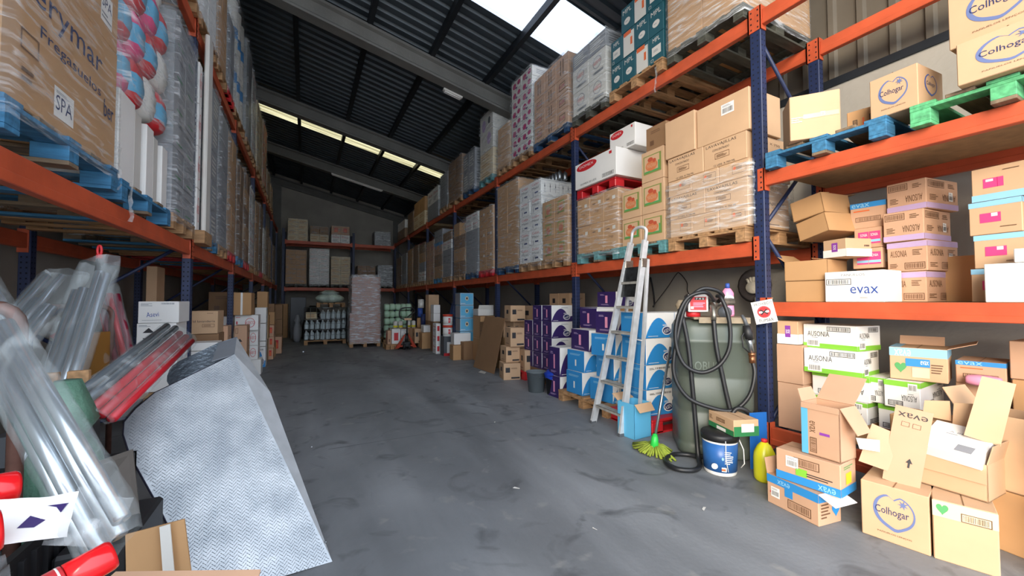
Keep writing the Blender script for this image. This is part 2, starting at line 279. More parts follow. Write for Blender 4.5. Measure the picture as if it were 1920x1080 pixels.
STY={
 'plain':('kraft',{}),'white':('white',{}),'red':('red',{}),
 'plainp':('kraft_pink',{}),
 'plainlt':('kraft_light',{}),
 'dark':('kraft_dark',{'F':[('l',.5,.75,.5,.15,'inkbrown',2),('r',.3,.3,.2,.2,'inkbrown')]}),
 'grey':('grey',{'F':[('r',.5,.5,.7,.05,'darkgrey'),('l',.5,.2,.5,.12,'darkgrey',2)]}),
 'greyplain':('grey',{}),
 'lavalow':('kraft_light',{'F':[('o',.68,.55,.45,.5,'inkbrown',.003),('E',.53,.62,.1,.2,'orange'),('l',.7,.6,.25,.2,'inkbrown',3)],'R':[('t',.3,.6,.4,.22,'ink','LAVAVAJILLAS'),('l',.5,.2,.5,.1,'inkbrown',1)]}),
 'lava':('kraft_light',{'F':[('t',.42,.86,.72,.14,'ink','LAVAVAJILLAS'),('t',.42,.68,.4,.08,'ink','CONCENTRADO'),('o',.45,.42,.34,.22,'inkbrown',.004),('l',.45,.42,.26,.12,'inkbrown',3),('t',.5,.07,.5,.07,'ink','12 UDS. X 750 ML')],
    'R':[('t',.5,.75,.6,.09,'inkbrown','12 UDS X 750'),('p',.4,.5,.05,.14,'ink'),('t',.5,.14,.75,.13,'ink','LAVAVAJILLAS')]}),
 'apple':('kraft_light',{'F':[('r',.5,.55,.8,.60,'leaffade'),('r',.48,.57,.68,.50,'kraft_light'),('r',.5,.32,.7,.05,'leaf'),('E',.47,.5,.54,.34,'appleorange'),('t',.47,.5,.42,.13,'kraft_light','MANZANA'),('E',.42,.70,.24,.14,'applered'),('E',.6,.64,.16,.12,'applered'),('r',.8,.45,.06,.3,'leaf')],'R':[('r',.85,.4,.16,.45,'ink')]}),
 'carton_c':('kraft',{'F':[('l',.35,.7,.35,.08,'inkbrown',1),('t',.5,.42,.3,.12,'inkbrown','Frega'),('r',.7,.72,.2,.12,'offwhite')],'R':[('e',.3,.6,.2,.3,'inkbrown'),('l',.5,.2,.5,.1,'inkbrown',2)]}),
 'domex':('white',{'F':[('E',.3,.8,.52,.34,'red'),('t',.3,.82,.36,.1,'white','DOMEX'),('r',.88,.88,.06,.1,'red'),('t',.35,.13,.4,.07,'ink','DOMEX 20 UDS'),('b',.82,.14,.26,.12,'ink',.004)],'R':[]}),
 'mpl':('teal',{'F':[('t',.5,.82,.5,.16,'offwhite','MPL'),('r',.5,.42,.62,.32,'offwhite'),('o',.2,.12,.18,.1,'offwhite',.004),('l',.5,.42,.4,.1,'grey',2)],'R':[('t',.5,.7,.6,.16,'offwhite','MPL'),('r',.5,.35,.4,.3,'offwhite')]}),
 'mpl2':('teal',{'F':[('t',.5,.8,.7,.18,'offwhite','MPL'),('E',.5,.38,.5,.26,'offwhite'),('l',.5,.38,.3,.06,'grey',1)],'R':[('E',.5,.4,.4,.3,'offwhite')]}),
 'mplw':('teal',{'F':[('r',.5,.45,.86,.86,'offwhite'),('r',.4,.88,.6,.16,'orange'),('r',.72,.5,.16,.3,'orange')]}),
 'ovals':('offwhite',{'F':[('e',.5,.6,.5,.5,'grey'),('t',.5,.6,.4,.14,'red','ASERTO'),('r',.6,.2,.5,.1,'grey'),('l',.5,.2,.5,.1,'darkgrey',2)],'R':[('l',.5,.5,.5,.3,'grey',3)]}),
 'stripe':('grey',{'F':[('l',.5,.5,.8,.7,'offwhite',5)],'R':[('l',.5,.5,.8,.7,'darkgrey',5)]}),
 'brownmarks':('kraft_pink',{'F':[('o',.5,.5,.5,.5,'inkbrown',.012),('t',.5,.5,.4,.2,'magenta','FLOR')],'R':[('o',.5,.5,.6,.4,'inkbrown',.01)]}),
 'brownmarks2':('kraft_pink',{'F':[('r',.4,.5,.08,.7,'inkbrown'),('r',.6,.5,.08,.7,'inkbrown')],'R':[('r',.4,.5,.07,.5,'inkbrown'),('r',.6,.5,.07,.5,'inkbrown')]}),
 'arrowwhite':('white',{'F':[('t',.5,.8,.6,.16,'red','Colón'),('t',.5,.55,.6,.14,'ink','Maxi'),('r',.3,.2,.05,.3,'grey'),('r',.6,.25,.3,.1,'navy')],'R':[('p',.2,.5,.06,.6,'ink'),('p',.5,.5,.06,.6,'ink'),('p',.8,.5,.06,.6,'ink'),('r',.5,.92,.95,.03,'grey')]}),
 'redlabel':('kraft_pink',{'F':[('r',.5,.55,.4,.5,'red'),('E',.5,.5,.3,.4,'orange')],'R':[('r',.5,.3,.4,.2,'inkbrown')]}),
 'fadedfruit':('kraft',{'F':[('r',.5,.5,.5,.6,'leaffade'),('r',.5,.5,.4,.44,'kraft'),('E',.5,.45,.34,.34,'redfade'),('l',.3,.2,.2,.1,'inkbrown',2)],'R':[('r',.8,.4,.1,.4,'inkbrown')]}),
 'whitered':('white',{'F':[('t',.5,.7,.7,.2,'red','Elena'),('l',.5,.3,.7,.3,'grey',3)],'R':[('r',.5,.5,.5,.5,'red')]}),
 'colhogar':('kraft_light',{'F':colhogar(),'R':[('h',.5,.6,.5,.5,'inkblue'),('t',.5,.6,.34,.12,'navy','Colhogar')]}),
 'ausonia_l':('kraft_pink',{'F':au('lilac',False,tx='inkbrown'),'R':au('lilac',False,tx='inkbrown')}),
 'ausonia_f':('kraft_pink',{'F':au('lilac',True,tx='inkbrown'),'R':au('lilac',True,tx='inkbrown')}),
 'ausonia_g':('white',{'F':au('green',False,True),'R':au('green',False,True)}),
 'ausonia_gf':('white',{'F':au('green',True,True),'R':au('green',True,True)}),
 'evax_low':('kraft_pink',{'F':[('r',.5,.13,1,.26,'blue'),('t',.8,.12,.26,.16,'sky','evax',PI),('b',.5,.72,.4,.28,'inkbrown',.005),('r',.42,.4,.18,.24,'green'),('l',.7,.38,.4,.14,'ink',2)],'R':[('r',.5,.13,1,.26,'blue'),('r',.5,.5,.35,.35,'yellow'),('l',.5,.85,.6,.12,'leaf',2)],'L':[('r',.5,.13,1,.26,'blue')]}),
 'evax_top':('kraft_pink',{'F':[('r',.5,.87,1,.27,'blue'),('t',.35,.86,.25,.14,'sky','evax',PI),('r',.45,.62,.16,.3,'blue'),('b',.65,.28,.44,.3,'inkbrown',.005),('r',.08,.42,.02,.06,'red')],'R':[('r',.5,.87,1,.27,'blue'),('l',.3,.45,.4,.5,'inkbrown',5),('H',.75,.4,.35,.45,'blue')]}),
 'evax_up':('kraft_pink',{'F':[('r',.09,.5,.18,1,'cyan'),('t',.3,.55,.34,.1,'inkbrown','evax',-PI/2),('b',.32,.2,.44,.12,'inkbrown',.004,PI/2),('r',.62,.45,.26,.05,'violet')],'R':[]}),
 'evax_blue':('kraft_pink',{'F':[('r',.5,.9,1,.2,'blue'),('t',.3,.9,.5,.14,'sky','evax'),('b',.5,.35,.7,.18,'inkbrown',.004),('l',.4,.68,.6,.1,'orange',1)],'R':[('r',.5,.9,1,.2,'blue')]}),
 'evax_white':('white',{'F':[('t',.68,.38,.46,.22,'inkblue','evax'),('b',.25,.66,.44,.2,'ink',.004),('t',.5,.88,.4,.08,'grey','PANUELOS'),('l',.68,.14,.14,.06,'grey',2)],'R':[]}),
 'sanna':('kraft_pink',{'F':[('r',.55,.5,.8,.6,'pink'),('r',.55,.34,.8,.12,'sky'),('t',.36,.64,.26,.14,'white','SONIA'),('t',.74,.64,.26,.14,'white','SONIA'),('r',.55,.5,.015,.6,'kraft_pink')],'R':[('r',.3,.5,.3,.4,'offwhite')]}),
 'window':('kraft_light',{'F':[('r',.5,.1,1,.2,'sky'),('r',.42,.52,.38,.28,'pink'),('r',.35,.6,.14,.07,'white'),('r',.5,.52,.01,.28,'magenta'),('l',.75,.85,.3,.05,'inkbrown',1)],'R':[('r',.5,.1,1,.2,'sky'),('r',.5,.6,.4,.24,'offwhite')]}),
 'window_t':('kraft_light',{'F':[('r',.5,.92,1,.16,'sky'),('r',.42,.5,.4,.28,'pink'),('r',.5,.58,.12,.1,'white'),('l',.75,.2,.3,.05,'inkbrown',1)],'R':[('r',.5,.92,1,.16,'sky'),('l',.5,.5,.5,.3,'inkbrown',3)]}),
 'sosenia_w':('white',{'F':asevi('purple','Sensifor')+[('l',.7,.85,.5,.06,'grey',2)],'L':[('r',.5,.5,1,1,'purple'),('r',.5,.5,.12,.5,'pinklight'),('l',.3,.8,.3,.1,'lilac',2),('l',.5,.14,.6,.08,'lilac',2)]}),
 'asevi_b':('white',{'F':asevi('blue'),'L':[('r',.5,.5,1,1,'blue'),('l',.5,.8,.7,.1,'sky',2),('r',.5,.4,.08,.3,'white')],'R':asevi('blue')}),
 'asevi_lo':('white',{'F':asevi('blue')+[('B',.55,.86,.5,.08,'ink'),('l',.2,.85,.2,.08,'ink',2)],'L':[('r',.5,.5,1,1,'blue'),('l',.5,.8,.7,.1,'sky',2)]}),
 'logobox':('kraft_light',{'F':[('r',.25,.6,.26,.3,'ink'),('l',.65,.7,.4,.1,'inkbrown',2),('r',.7,.12,.5,.1,'ink')],'L':[('r',.5,.6,.3,.25,'ink'),('l',.5,.15,.6,.06,'inkbrown',1)]}),
 'aserto':('white',{'R':[],'F':[('e',.55,.5,.55,.6,'red',.1),('t',.55,.5,.5,.2,'red','ASERTO'),('r',.1,.5,.08,.2,'red')]}),
 'asertow':('white',{'F':[('e',.3,.5,.4,.62,'red',.1),('t',.3,.5,.36,.2,'red','ASERTO'),('p',.85,.2,.05,.2,'ink')],'R':[('e',.65,.5,.42,.62,'red',.1),('t',.65,.5,.38,.2,'red','ASERTO'),('r',.1,.5,.05,.2,'red'),('l',.2,.85,.3,.06,'red',1)]}),
 'asevi_w':('white',{'R':[('t',.35,.4,.3,.22,'inkblue','Asevi',.08),('l',.2,.85,.28,.14,'grey',3),('B',.72,.9,.34,.08,'grey'),('l',.35,.14,.5,.03,'grey',1)],'F':[]}),
 'arrows':('white',{'R':[('^',.3,.72,.3,.2,'ink'),('v',.3,.32,.3,.2,'ink'),('l',.2,.9,.3,.08,'grey',2)],'F':[]}),
 'arrowsb':('kraft_pink',{'R':[('o',.2,.8,.2,.2,'inkbrown',.006),('^',.45,.45,.4,.12,'ink'),('v',.45,.15,.4,.12,'ink')],'F':[('e',.1,.7,.1,.12,'ink'),('l',.6,.75,.5,.05,'inkbrown',1),('r',.5,.5,.4,.06,'red'),('l',.6,.2,.4,.06,'inkbrown',2)]}),
 'lavanderia':('kraft_light',{'R':[('t',.5,.55,.8,.09,'ink','ld lavanderia'),('o',.66,.36,.45,.14,'inkbrown',.004),('l',.66,.36,.35,.07,'inkbrown',2),('l',.75,.9,.3,.04,'inkbrown',1)],'F':[]}),
 'cyanbox':('cyan',{'F':[('E',.5,.55,.24,.36,'cream'),('E',.5,.55,.12,.2,'ink'),('l',.3,.14,.5,.08,'white',1),('o',.5,.5,.97,.95,'white',.006)],'L':[('r',.5,.5,.98,.96,'grey')]}),
 'berymar':('kraft',{'R':[],'F':[('t',.44,.74,.74,.22,'navy','Berymar'),('t',.52,.53,.56,.10,'navy','Fregasuelos'),('r',.44,.19,.17,.20,'white'),('t',.44,.19,.14,.10,'navy','SPA'),('l',.44,.26,.14,.02,'grey',2),('t',.90,.45,.12,.14,'navy','ber'),('o',.17,.4,.12,.12,'inkbrown',.006),('l',.17,.2,.1,.1,'inkbrown',2)]}),
 'bery_up':('kraft',{'F':[('r',.85,.3,.14,.3,'white'),('t',.85,.35,.12,.1,'navy','SPA'),('l',.85,.22,.12,.08,'grey',2),('l',.5,.6,.3,.2,'inkbrown',3)]}),
 'greendots':('grey',{'F':[('r',.5,.18,.5,.05,'dkgreen'),('l',.5,.75,.6,.1,'darkgrey',2)]}),
 'sacks':('cream',{'F':[('l',.5,.5,.8,.5,'kraft',2)],'R':[('l',.5,.5,.8,.5,'kraft',2)]}),
 'flowerpack':('offwhite',{'F':[('E',.3,.7,.3,.3,'lilac'),('E',.7,.3,.3,.3,'lilac'),('E',.72,.75,.18,.18,'darkgrey')],'R':[('E',.3,.3,.3,.3,'lilac'),('E',.7,.7,.2,.2,'darkgrey')]}),
 'purpleflower':('offwhite',{'F':[('E',.3,.5,.34,.6,'magenta'),('E',.75,.6,.3,.5,'magenta'),('E',.5,.2,.2,.2,'purple')],'R':[('l',.5,.5,.8,.5,'grey',3)]}),
 'cyanpink':('sky',{'F':[('r',.6,.45,.5,.4,'pink'),('r',.4,.5,.1,.2,'white')],'R':[]}),
 'peachbox':('kraft_light',{'R':[('r',.15,.45,.26,.1,'kraft_pink'),('l',.12,.5,.22,.04,'white',2),('r',.72,.47,.62,.012,'offwhite'),('t',.66,.47,.1,.1,'white','TS')],'F':[]}),
 'barcodes':('kraft',{'F':[('b',.25,.4,.45,.14,'ink',.004,PI/2),('b',.75,.5,.45,.14,'ink',.004,PI/2),('r',.5,.45,.06,.4,'orange')]}),
}
_CM={}
def carton_mesh(w,d,h,sty,c=.004):
    key=(round(w,3),round(d,3),round(h,3),sty)
    if key in _CM: return _CM[key]
    base,faces=STY[sty]; mats=[P(base)]; mb=MB(); mb.box(0,0,0,w,d,h,0,c)
    fr={'F':((0,0,0),(1,0,0),(0,0,1),w,h),'R':((w,0,0),(0,1,0),(0,0,1),d,h),'L':((0,d,0),(0,-1,0),(0,0,1),d,h),'T':((0,0,h),(1,0,0),(0,1,0),w,d)}
    if base.startswith('kraft'):
        f=Face(mb,*fr['T'],mats); f.do('r',.5,.5,1 if w>d else .02,.02 if w>d else 1,'seam')
    for k,sp in faces.items():
        f=Face(mb,*fr[k],mats)
        for e in sp:
            kind,cx,cy,ww,hh,col=e[:6]; txt=e[6] if len(e)>6 else None; rot=e[7] if len(e)>7 else 0
            if kind in('r','l','B','E','w') and len(e)>6 and kind=='r': rot=e[6]
            f.do(kind,cx,cy,ww,hh,col,txt,rot)
    me=mb.mesh('carton',mats); _CM[key]=me; return me
def carton(x,y,z,rot,w,d,h,sty,label=None,group=None,parent=None,name='carton',cat='box',tilt=None):
    """origin: left end of the front face seen from outside; front normal is local -y"""
    o=ob(name,carton_mesh(w,d,h,sty),parent,(x,y,z),rot if tilt is None else (tilt[0],tilt[1],rot))
    if parent is None: tag(o,label,cat,group)
    return o
def cartO(x,y,z,deg,w,d,h,sty,label,group=None,tilt=None,name='carton',dr=0):
    """x,y: corner nearest the aisle and the door; w to +X side, d to +Y side (the front, seen from the aisle)"""
    a=math.radians(deg)
    return carton(x-d*math.sin(a),y+d*math.cos(a),z,a-PI/2,d,w,h,sty,label,group,tilt=tilt,name=name)
# ------------------------------------------------------------ pallets, film, loads
_PM={}
def pallet_mesh(w,d,color,h=.144):
    key=(round(w,2),round(d,2),color)
    if key in _PM: return _PM[key]
    mb=MB(); R=random.Random(sum(map(ord,color))+int(w*100)); bt=.022
    if color=='red':
        mb.box(0,0,h-.03,w,d,h,0,.006)
        for i in range(3):
            for j in range(3): mb.box(i*(w-.13)/2,j*(d-.16)/2,0,i*(w-.13)/2+.13,j*(d-.16)/2+.16,h-.03,0,.008)
        for i in range(3): mb.box(i*(w-.13)/2,0,0,i*(w-.13)/2+.13,d,.02,0)
    else:
        nb=5; bw=.125
        for i in range(nb): x=i*(w-bw)/(nb-1); mb.box(x,R.uniform(-.008,.004),h-bt,x+bw,d,h+R.uniform(-.002,.001),0 if i in(0,2,4) else 1,.002)
        for j in range(3): y=j*(d-.12)/2; mb.box(0,y,h-2*bt,w,y+.12,h-bt,0 if j==0 else 1,.002)
        for i in range(3):
            x=i*(w-.1)/2
            for j in range(3): y=j*(d-.14)/2; mb.box(x,y,bt,x+.1,y+.14,h-2*bt,0 if j==0 else 1,.003)
            mb.box(x-.0,0,0,x+.1,d,bt,0 if i!=1 else 1,.002)
    me=mb.mesh('pallet',[PALLET[color],PALLET[color if color in('wood','dark') else 'grimy']]); _PM[key]=me; return me
def place(side,a0,a1,z,front):
    """root location and rotation for a thing whose front faces the aisle"""
    if side=='R': return (front,a1,z),-PI/2
    if side=='L': return (front,a0,z),PI/2
    return (a0,front,z),0
def pallet(side,a0,a1,z,front,color,label,d=1.2,group=None):
    loc,r=place(side,a0,a1,z,front)
    return tag(ob('pallet',pallet_mesh(a1-a0,d,color),None,loc,r),label,'pallet',group)
def film_mesh(w,d,z0,z1,mat_,seed=0,top=True,amp=.012,nv=18):
    R=random.Random(seed); mb=MB(); per=[]; ns=max(6,int(w/.07)); nd=max(6,int(d/.09))
    for i in range(ns): per.append((w*i/ns,-.006,0,-1))
    for i in range(nd): per.append((w+.006,d*i/nd,1,0))
    for i in range(ns): per.append((w*(1-i/ns),d+.006,0,1))
    for i in range(nd): per.append((-.006,d*(1-i/nd),-1,0))
    n=len(per); vs=[];fs=[]
    ph=[R.uniform(0,6) for _ in range(6)]
    for j in range(nv+1):
        t=j/nv; z=z0+(z1-z0)*t
        for i,(x,y,nx,ny) in enumerate(per):
            u=i/n*2*PI
            a=amp*(.5+.5*math.sin(7*u+ph[0]+5*t)*math.sin(11*t*3+ph[1]+3*u)+R.uniform(-.4,.5))
            a=max(a,.001)
            zz=z+(R.uniform(-.012,.012) if 0<j<nv else R.uniform(-.02,.02) if j==nv and not top else 0)
            vs.append((x+nx*a,y+ny*a,zz))
    for j in range(nv):
        for i in range(n): i2=(i+1)%n; fs.append((j*n+i,j*n+i2,(j+1)*n+i2,(j+1)*n+i))
    mb.add(vs,fs,0,True)
    if top:
        k=len(vs); mb.add([(0,0,z1+.004),(w,0,z1+.004),(w,d,z1+.004),(0,d,z1+.004)],[(0,1,2,3)],0)
    return mb.mesh('stretch_film',[mat_])
LSEED=[0]
def load(side,a0,a1,z,H,rows,cols,sty,pal,label,film=M_film,d=1.15,nd=2,front=None,jit=.004,group=None,top=None,fz=None,extra=None,filmamp=.012,pw=None):
    """a wrapped load: pallet, cartons and film that move together.  sty may be a list (per row, bottom up)"""
    LSEED[0]+=1; R=random.Random(LSEED[0])
    if front is None: front={'R':3.58,'L':-1.07,'B':18.62}[side]
    loc,rot=place(side,a0,a1,z,front); w=a1-a0
    root=thing('pallet_load',label,'pallet load',loc,rot,group)
    ph=0
    if pal: ob('pallet',pallet_mesh(w,1.2,pal),root); ph=.144
    if isinstance(rows,(int,float)): rows=[H/rows]*int(rows)
    zz=ph
    cw=w/cols; cd=d/nd
    for j,rh in enumerate(rows):
        st=sty[j%len(sty)] if isinstance(sty,list) else sty
        for i in range(cols):
            if top and j==len(rows)-1 and i in top: continue
            for k in range(nd):
                if k>0 and 0<i<cols-1 and j<len(rows)-1: continue
                s_=st[(i+j)%len(st)] if isinstance(st,tuple) else st
                carton(i*cw+.002+R.uniform(-jit,jit)*.3,k*cd+.02+(R.uniform(-jit,jit) if k==0 else 0),zz,0,cw-.005,cd-.004,rh-.003,s_,parent=root)
        zz+=rh
    if film:
        t1=zz+.01 if fz is None else ph+fz
        f=ob('stretch_film',film_mesh(w,d+.02,ph-.08 if ph else 0,t1,film,LSEED[0],fz is None,filmamp),root)
    return root
# ============================================================ THE SETTING
YB=20.9; XL=-2.62; XR=4.93; YF=-1.3
def roofz(x): return 6.71-.229*x
def floor_mat():
    m=bpy.data.materials.new('stained_concrete_floor'); m.use_nodes=True; t=m.node_tree; b=t.nodes['Principled BSDF']; L=t.links.new
    tc=N(t,'ShaderNodeTexCoord')
    def noise(sc,det=6,dist=0,st=(1,1,1)):
        mp=N(t,'ShaderNodeMapping'); mp.inputs['Scale'].default_value=st; n=N(t,'ShaderNodeTexNoise'); n.inputs['Scale'].default_value=sc; n.inputs['Detail'].default_value=det; n.inputs['Distortion'].default_value=dist
        L(tc.outputs['Object'],mp.inputs[0]); L(mp.outputs[0],n.inputs['Vector']); return n.outputs['Fac']
    def ramp(f,p0,c0,p1,c1):
        r=N(t,'ShaderNodeValToRGB'); e=r.color_ramp.elements; e[0].position=p0;e[0].color=lin(c0)+(1,);e[1].position=p1;e[1].color=lin(c1)+(1,); L(f,r.inputs[0]); return r.outputs[0]
    def mix(a,bb,f):
        x=N(t,'ShaderNodeMix',data_type='RGBA'); L(a,x.inputs[6]); L(bb,x.inputs[7]); 
        L(f,x.inputs[0]); return x.outputs[2]
    base=ramp(noise(.7,7,.8,(1,.45,1)),.32,'#696c6e',.68,'#94979a')
    tyre=ramp(noise(1.1,5,.3,(1.6,.22,1)),.45,'#54575a',.62,'#989b9d')
    m1=N(t,'ShaderNodeMath',operation='MULTIPLY'); m1.inputs[1].default_value=.55; L(noise(2.3,3),m1.inputs[0])
    c=mix(base,tyre,m1.outputs[0])
    blot=ramp(noise(2.8,8,1.2),.57,'#000000',.70,'#ffffff'); col2=ramp(noise(9,4),.3,'#434547',.8,'#5b5e60')
    m2=N(t,'ShaderNodeMath',operation='MULTIPLY'); m2.inputs[1].default_value=.75; L(blot,m2.inputs[0]); c=mix(c,col2,m2.outputs[0])
    dust=ramp(noise(5.5,8,.5),.62,'#000000',.8,'#ffffff'); col3=ramp(noise(20,2),0,'#a9a69e',1,'#b4b0a6')
    m3=N(t,'ShaderNodeMath',operation='MULTIPLY'); m3.inputs[1].default_value=.45; L(dust,m3.inputs[0]); c=mix(c,col3,m3.outputs[0])
    L(c,b.inputs['Base Color'])
    rr=N(t,'ShaderNodeMapRange'); rr.inputs[3].default_value=.38; rr.inputs[4].default_value=.7; L(noise(1.7,5),rr.inputs[0]); L(rr.outputs[0],b.inputs['Roughness'])
    bp=N(t,'ShaderNodeBump'); bp.inputs['Strength'].default_value=.15; bp.inputs['Distance'].default_value=.01; L(noise(35,5),bp.inputs['Height']); L(bp.outputs[0],b.inputs['Normal'])
    return m
M_floor=floor_mat()
M_conc=mat('pale_concrete_wall','#a29c91',.85,0,.14,1.3,.3,25)
M_concb=mat('grey_concrete','#75746f',.85,0,.15,2,.3,30)
M_sheet=mat('dark_painted_steel_sheet','#4a545c',.4,.3,.12,2)
M_purlin=mat('dark_steel_purlin','#23282e',.5,.3,.1,4)
M_clad=mat('weathered_cladding_sheet','#6a6256',.6,.2,.2,2)
mb=MB(); mb.box(XL-.2,YF,-.2,XR+.2,YB+.2,0); struct(mb.build('floor',M_floor))
mb=MB(); mb.box(-9,-16,-.22,13,YF,-.005); struct(mb.build('ground',mat('pale_bounce_paving','#b9b2a6',.9,0,.1,2)))  # unseen ground outside, added pale to bounce daylight into the hall
mb=MB(); mb.add([(.2,4.05,.003),(6,4.05,.003),(6,4.06,.003),(.2,4.06,.003)],[(0,1,2,3)]); 
mb.box(XL,8.2,.0,XR,8.206,.0015)
struct(mb.build('trim_1',mat('floor_joint','#6e7072',.9,0,0)))
mb=MB(); mb.box(XL-.2,YF,0,XL,YB,roofz(XL)+.3); struct(mb.build('wall_left',M_conc))
mb=MB(); mb.box(XR,YF,0,XR+.2,YB,3.66,0); struct(mb.build('wall_right',M_conc))
mb=MB(); mb.slab([(XL,YB,0),(XR,YB,0),(XR,YB,roofz(XR)+.2),(XL,YB,roofz(XL)+.2)],-.2); struct(mb.build('wall_back',M_conc))
# cladding above the right wall: vertical ribs
mb=MB(); y=YF; prof=[]
while y<YB:
    prof+=[(y,0),(y+.13,0),(y+.15,-.035),(y+.2,-.035),(y+.22,0)]; y+=.25
zt=roofz(XR)+.1; vs=[];n=len(prof)
for yy,dx in prof: vs+=[(XR+.05+dx,yy,3.6),(XR+.05+dx,yy,zt)]
mb.add(vs,[(2*i,2*i+1,2*i+3,2*i+2) for i in range(n-1)]); mb.box(XR+.06,YF,3.6,XR+.08,YB,zt)
struct(mb.build('wall_right_cladding',M_clad))
mb=MB(); mb.box(XR-.02,YF,3.62,XR+.1,YB,3.70); struct(mb.build('trim_2',M_purlin))
# roof sheet with ribs running down the slope; two gaps for translucent strips
def roof_sheet(name,y0,y1,m,off=.12,kind=True):
    mb=MB(); pr=[]; y=y0; p=.22
    while y<y1-.01:
        e=min(p,y1-y); pr+=[(y,0),(y+e*.55,0),(y+e*.68,.045),(y+e*.87,.045)]; y+=e
    pr.append((y1,0)); vs=[]
    xs=(XL-.3,.4,XR+.3)
    for yy,dz in pr:
        for x in xs: vs.append((x,yy,roofz(x)+off+dz))
    k=len(xs); mb.add(vs,[(i*k+j,i*k+j+1,(i+1)*k+j+1,(i+1)*k+j) for i in range(len(pr)-1) for j in range(k-1)])
    return struct(mb.build(name,m))
roof_sheet('ceiling',YF,4.96,M_sheet); roof_sheet('ceiling',5.96,13.33,M_sheet); roof_sheet('ceiling',14.0,YB+.2,M_sheet)
def translucent(name,c,k):
    m=bpy.data.materials.new(name); m.use_nodes=True; t=m.node_tree; t.nodes.clear()
    o=N(t,'ShaderNodeOutputMaterial'); a=N(t,'ShaderNodeBsdfTranslucent'); a.inputs[0].default_value=tuple(x*k for x in lin(c))+(1,)
    if k<.6:
        tc=N(t,'ShaderNodeTexCoord'); mp=N(t,'ShaderNodeMapping'); mp.inputs['Scale'].default_value=(.35,9,1); nz_=N(t,'ShaderNodeTexNoise'); nz_.inputs['Scale'].default_value=1.5; rp=N(t,'ShaderNodeValToRGB'); rp.color_ramp.elements[0].position=.35; rp.color_ramp.elements[1].position=.65
        rp.color_ramp.elements[0].color=(.12,.09,.03,1); rp.color_ramp.elements[1].color=tuple(x*k*1.25 for x in lin(c))+(1,)
        t.links.new(tc.outputs['Object'],mp.inputs[0]); t.links.new(mp.outputs[0],nz_.inputs['Vector']); t.links.new(nz_.outputs['Fac'],rp.inputs[0]); t.links.new(rp.outputs[0],a.inputs[0])
    d=N(t,'ShaderNodeBsdfTransparent'); d.inputs[0].default_value=tuple(x*k for x in lin(c))+(1,); mx=N(t,'ShaderNodeMixShader'); mx.inputs[0].default_value=.35
    t.links.new(a.outputs[0],mx.inputs[1]); t.links.new(d.outputs[0],mx.inputs[2]); t.links.new(mx.outputs[0],o.inputs[0]); return m
roof_sheet('window_1',4.96,5.96,translucent('translucent_roof_panel','#fbfbff',.62))
roof_sheet('window_2',13.33,14.0,translucent('aged_translucent_roof_panel','#ffe9b0',.50))
for i,x in enumerate((-2.45,-1.35,-.25,.99,2.16,3.33,4.5)):
    mb=MB(); z=roofz(x); mb.box(x-.045,YF,z-.02,x+.045,YB,z+.12); struct(mb.build('trim_%d'%(i+3),M_purlin))
for i,y in enumerate((-.7,3.45,7.7,12.15,16.25,20.7)):
    mb=MB(); vs=[]
    for x in (XL,XR):
        z=roofz(x)
        for dz,hw in ((-.02,.14),(-.07,.14),(-.09,.07),(-.3,.09),(-.34,.12),(-.38,.12)):
            vs+=[(x,y-hw,z+dz),(x,y+hw,z+dz)]
    q=12; fs=[]
    for j in range(5): fs+=[(2*j,2*j+2,q+2*j+2,q+2*j),(2*j+1,q+2*j+1,q+2*j+3,2*j+3)]
    fs+=[(10,11,q+11,q+10),(0,q,q+1,1)]
    mb.add(vs,fs); struct(mb.build('trim_%d'%(i+12),M_concb))
mb=MB(); mb.box(-1.5,YB-.3,0,-1.05,YB,roofz(-1.2)-.3); mb.box(3.9,YB-.25,0,4.2,YB,roofz(4)-.35); struct(mb.build('trim_20',M_concb))
# strip lamps hung under the beams
def strip_lamp(x0,y,L,label):
    z=roofz(x0+L/2)-.42; a=math.atan(.229)
    r=thing('strip_lamp',label,'lamp',(x0+L/2,y,z),0); r.rotation_euler=(0,a,0)
    mb=MB(); mb.box(-L/2,-.05,0,L/2,.05,.05,0,.008); mb.build('housing',P('offwhite'),r)
    mb=MB(); 
    for yy in (-.025,.025): mb.tube([(-L/2+.03,yy,-.014),(L/2-.03,yy,-.014)],.013,8)
    mb.build('tube_lamp',P('white'),r)
    mb=MB(); mb.box(-L/2+.02,-.01,.05,-L/2+.05,.01,.1); mb.box(L/2-.05,-.01,.05,L/2-.02,.01,.1); mb.build('bracket',M_steel,r)
strip_lamp(2.46,7.85,.42,'short white strip lamp under the second roof beam above the right racks')
strip_lamp(.75,16.2,1.9,'long white strip lamp under the far roof beam near the back wall')
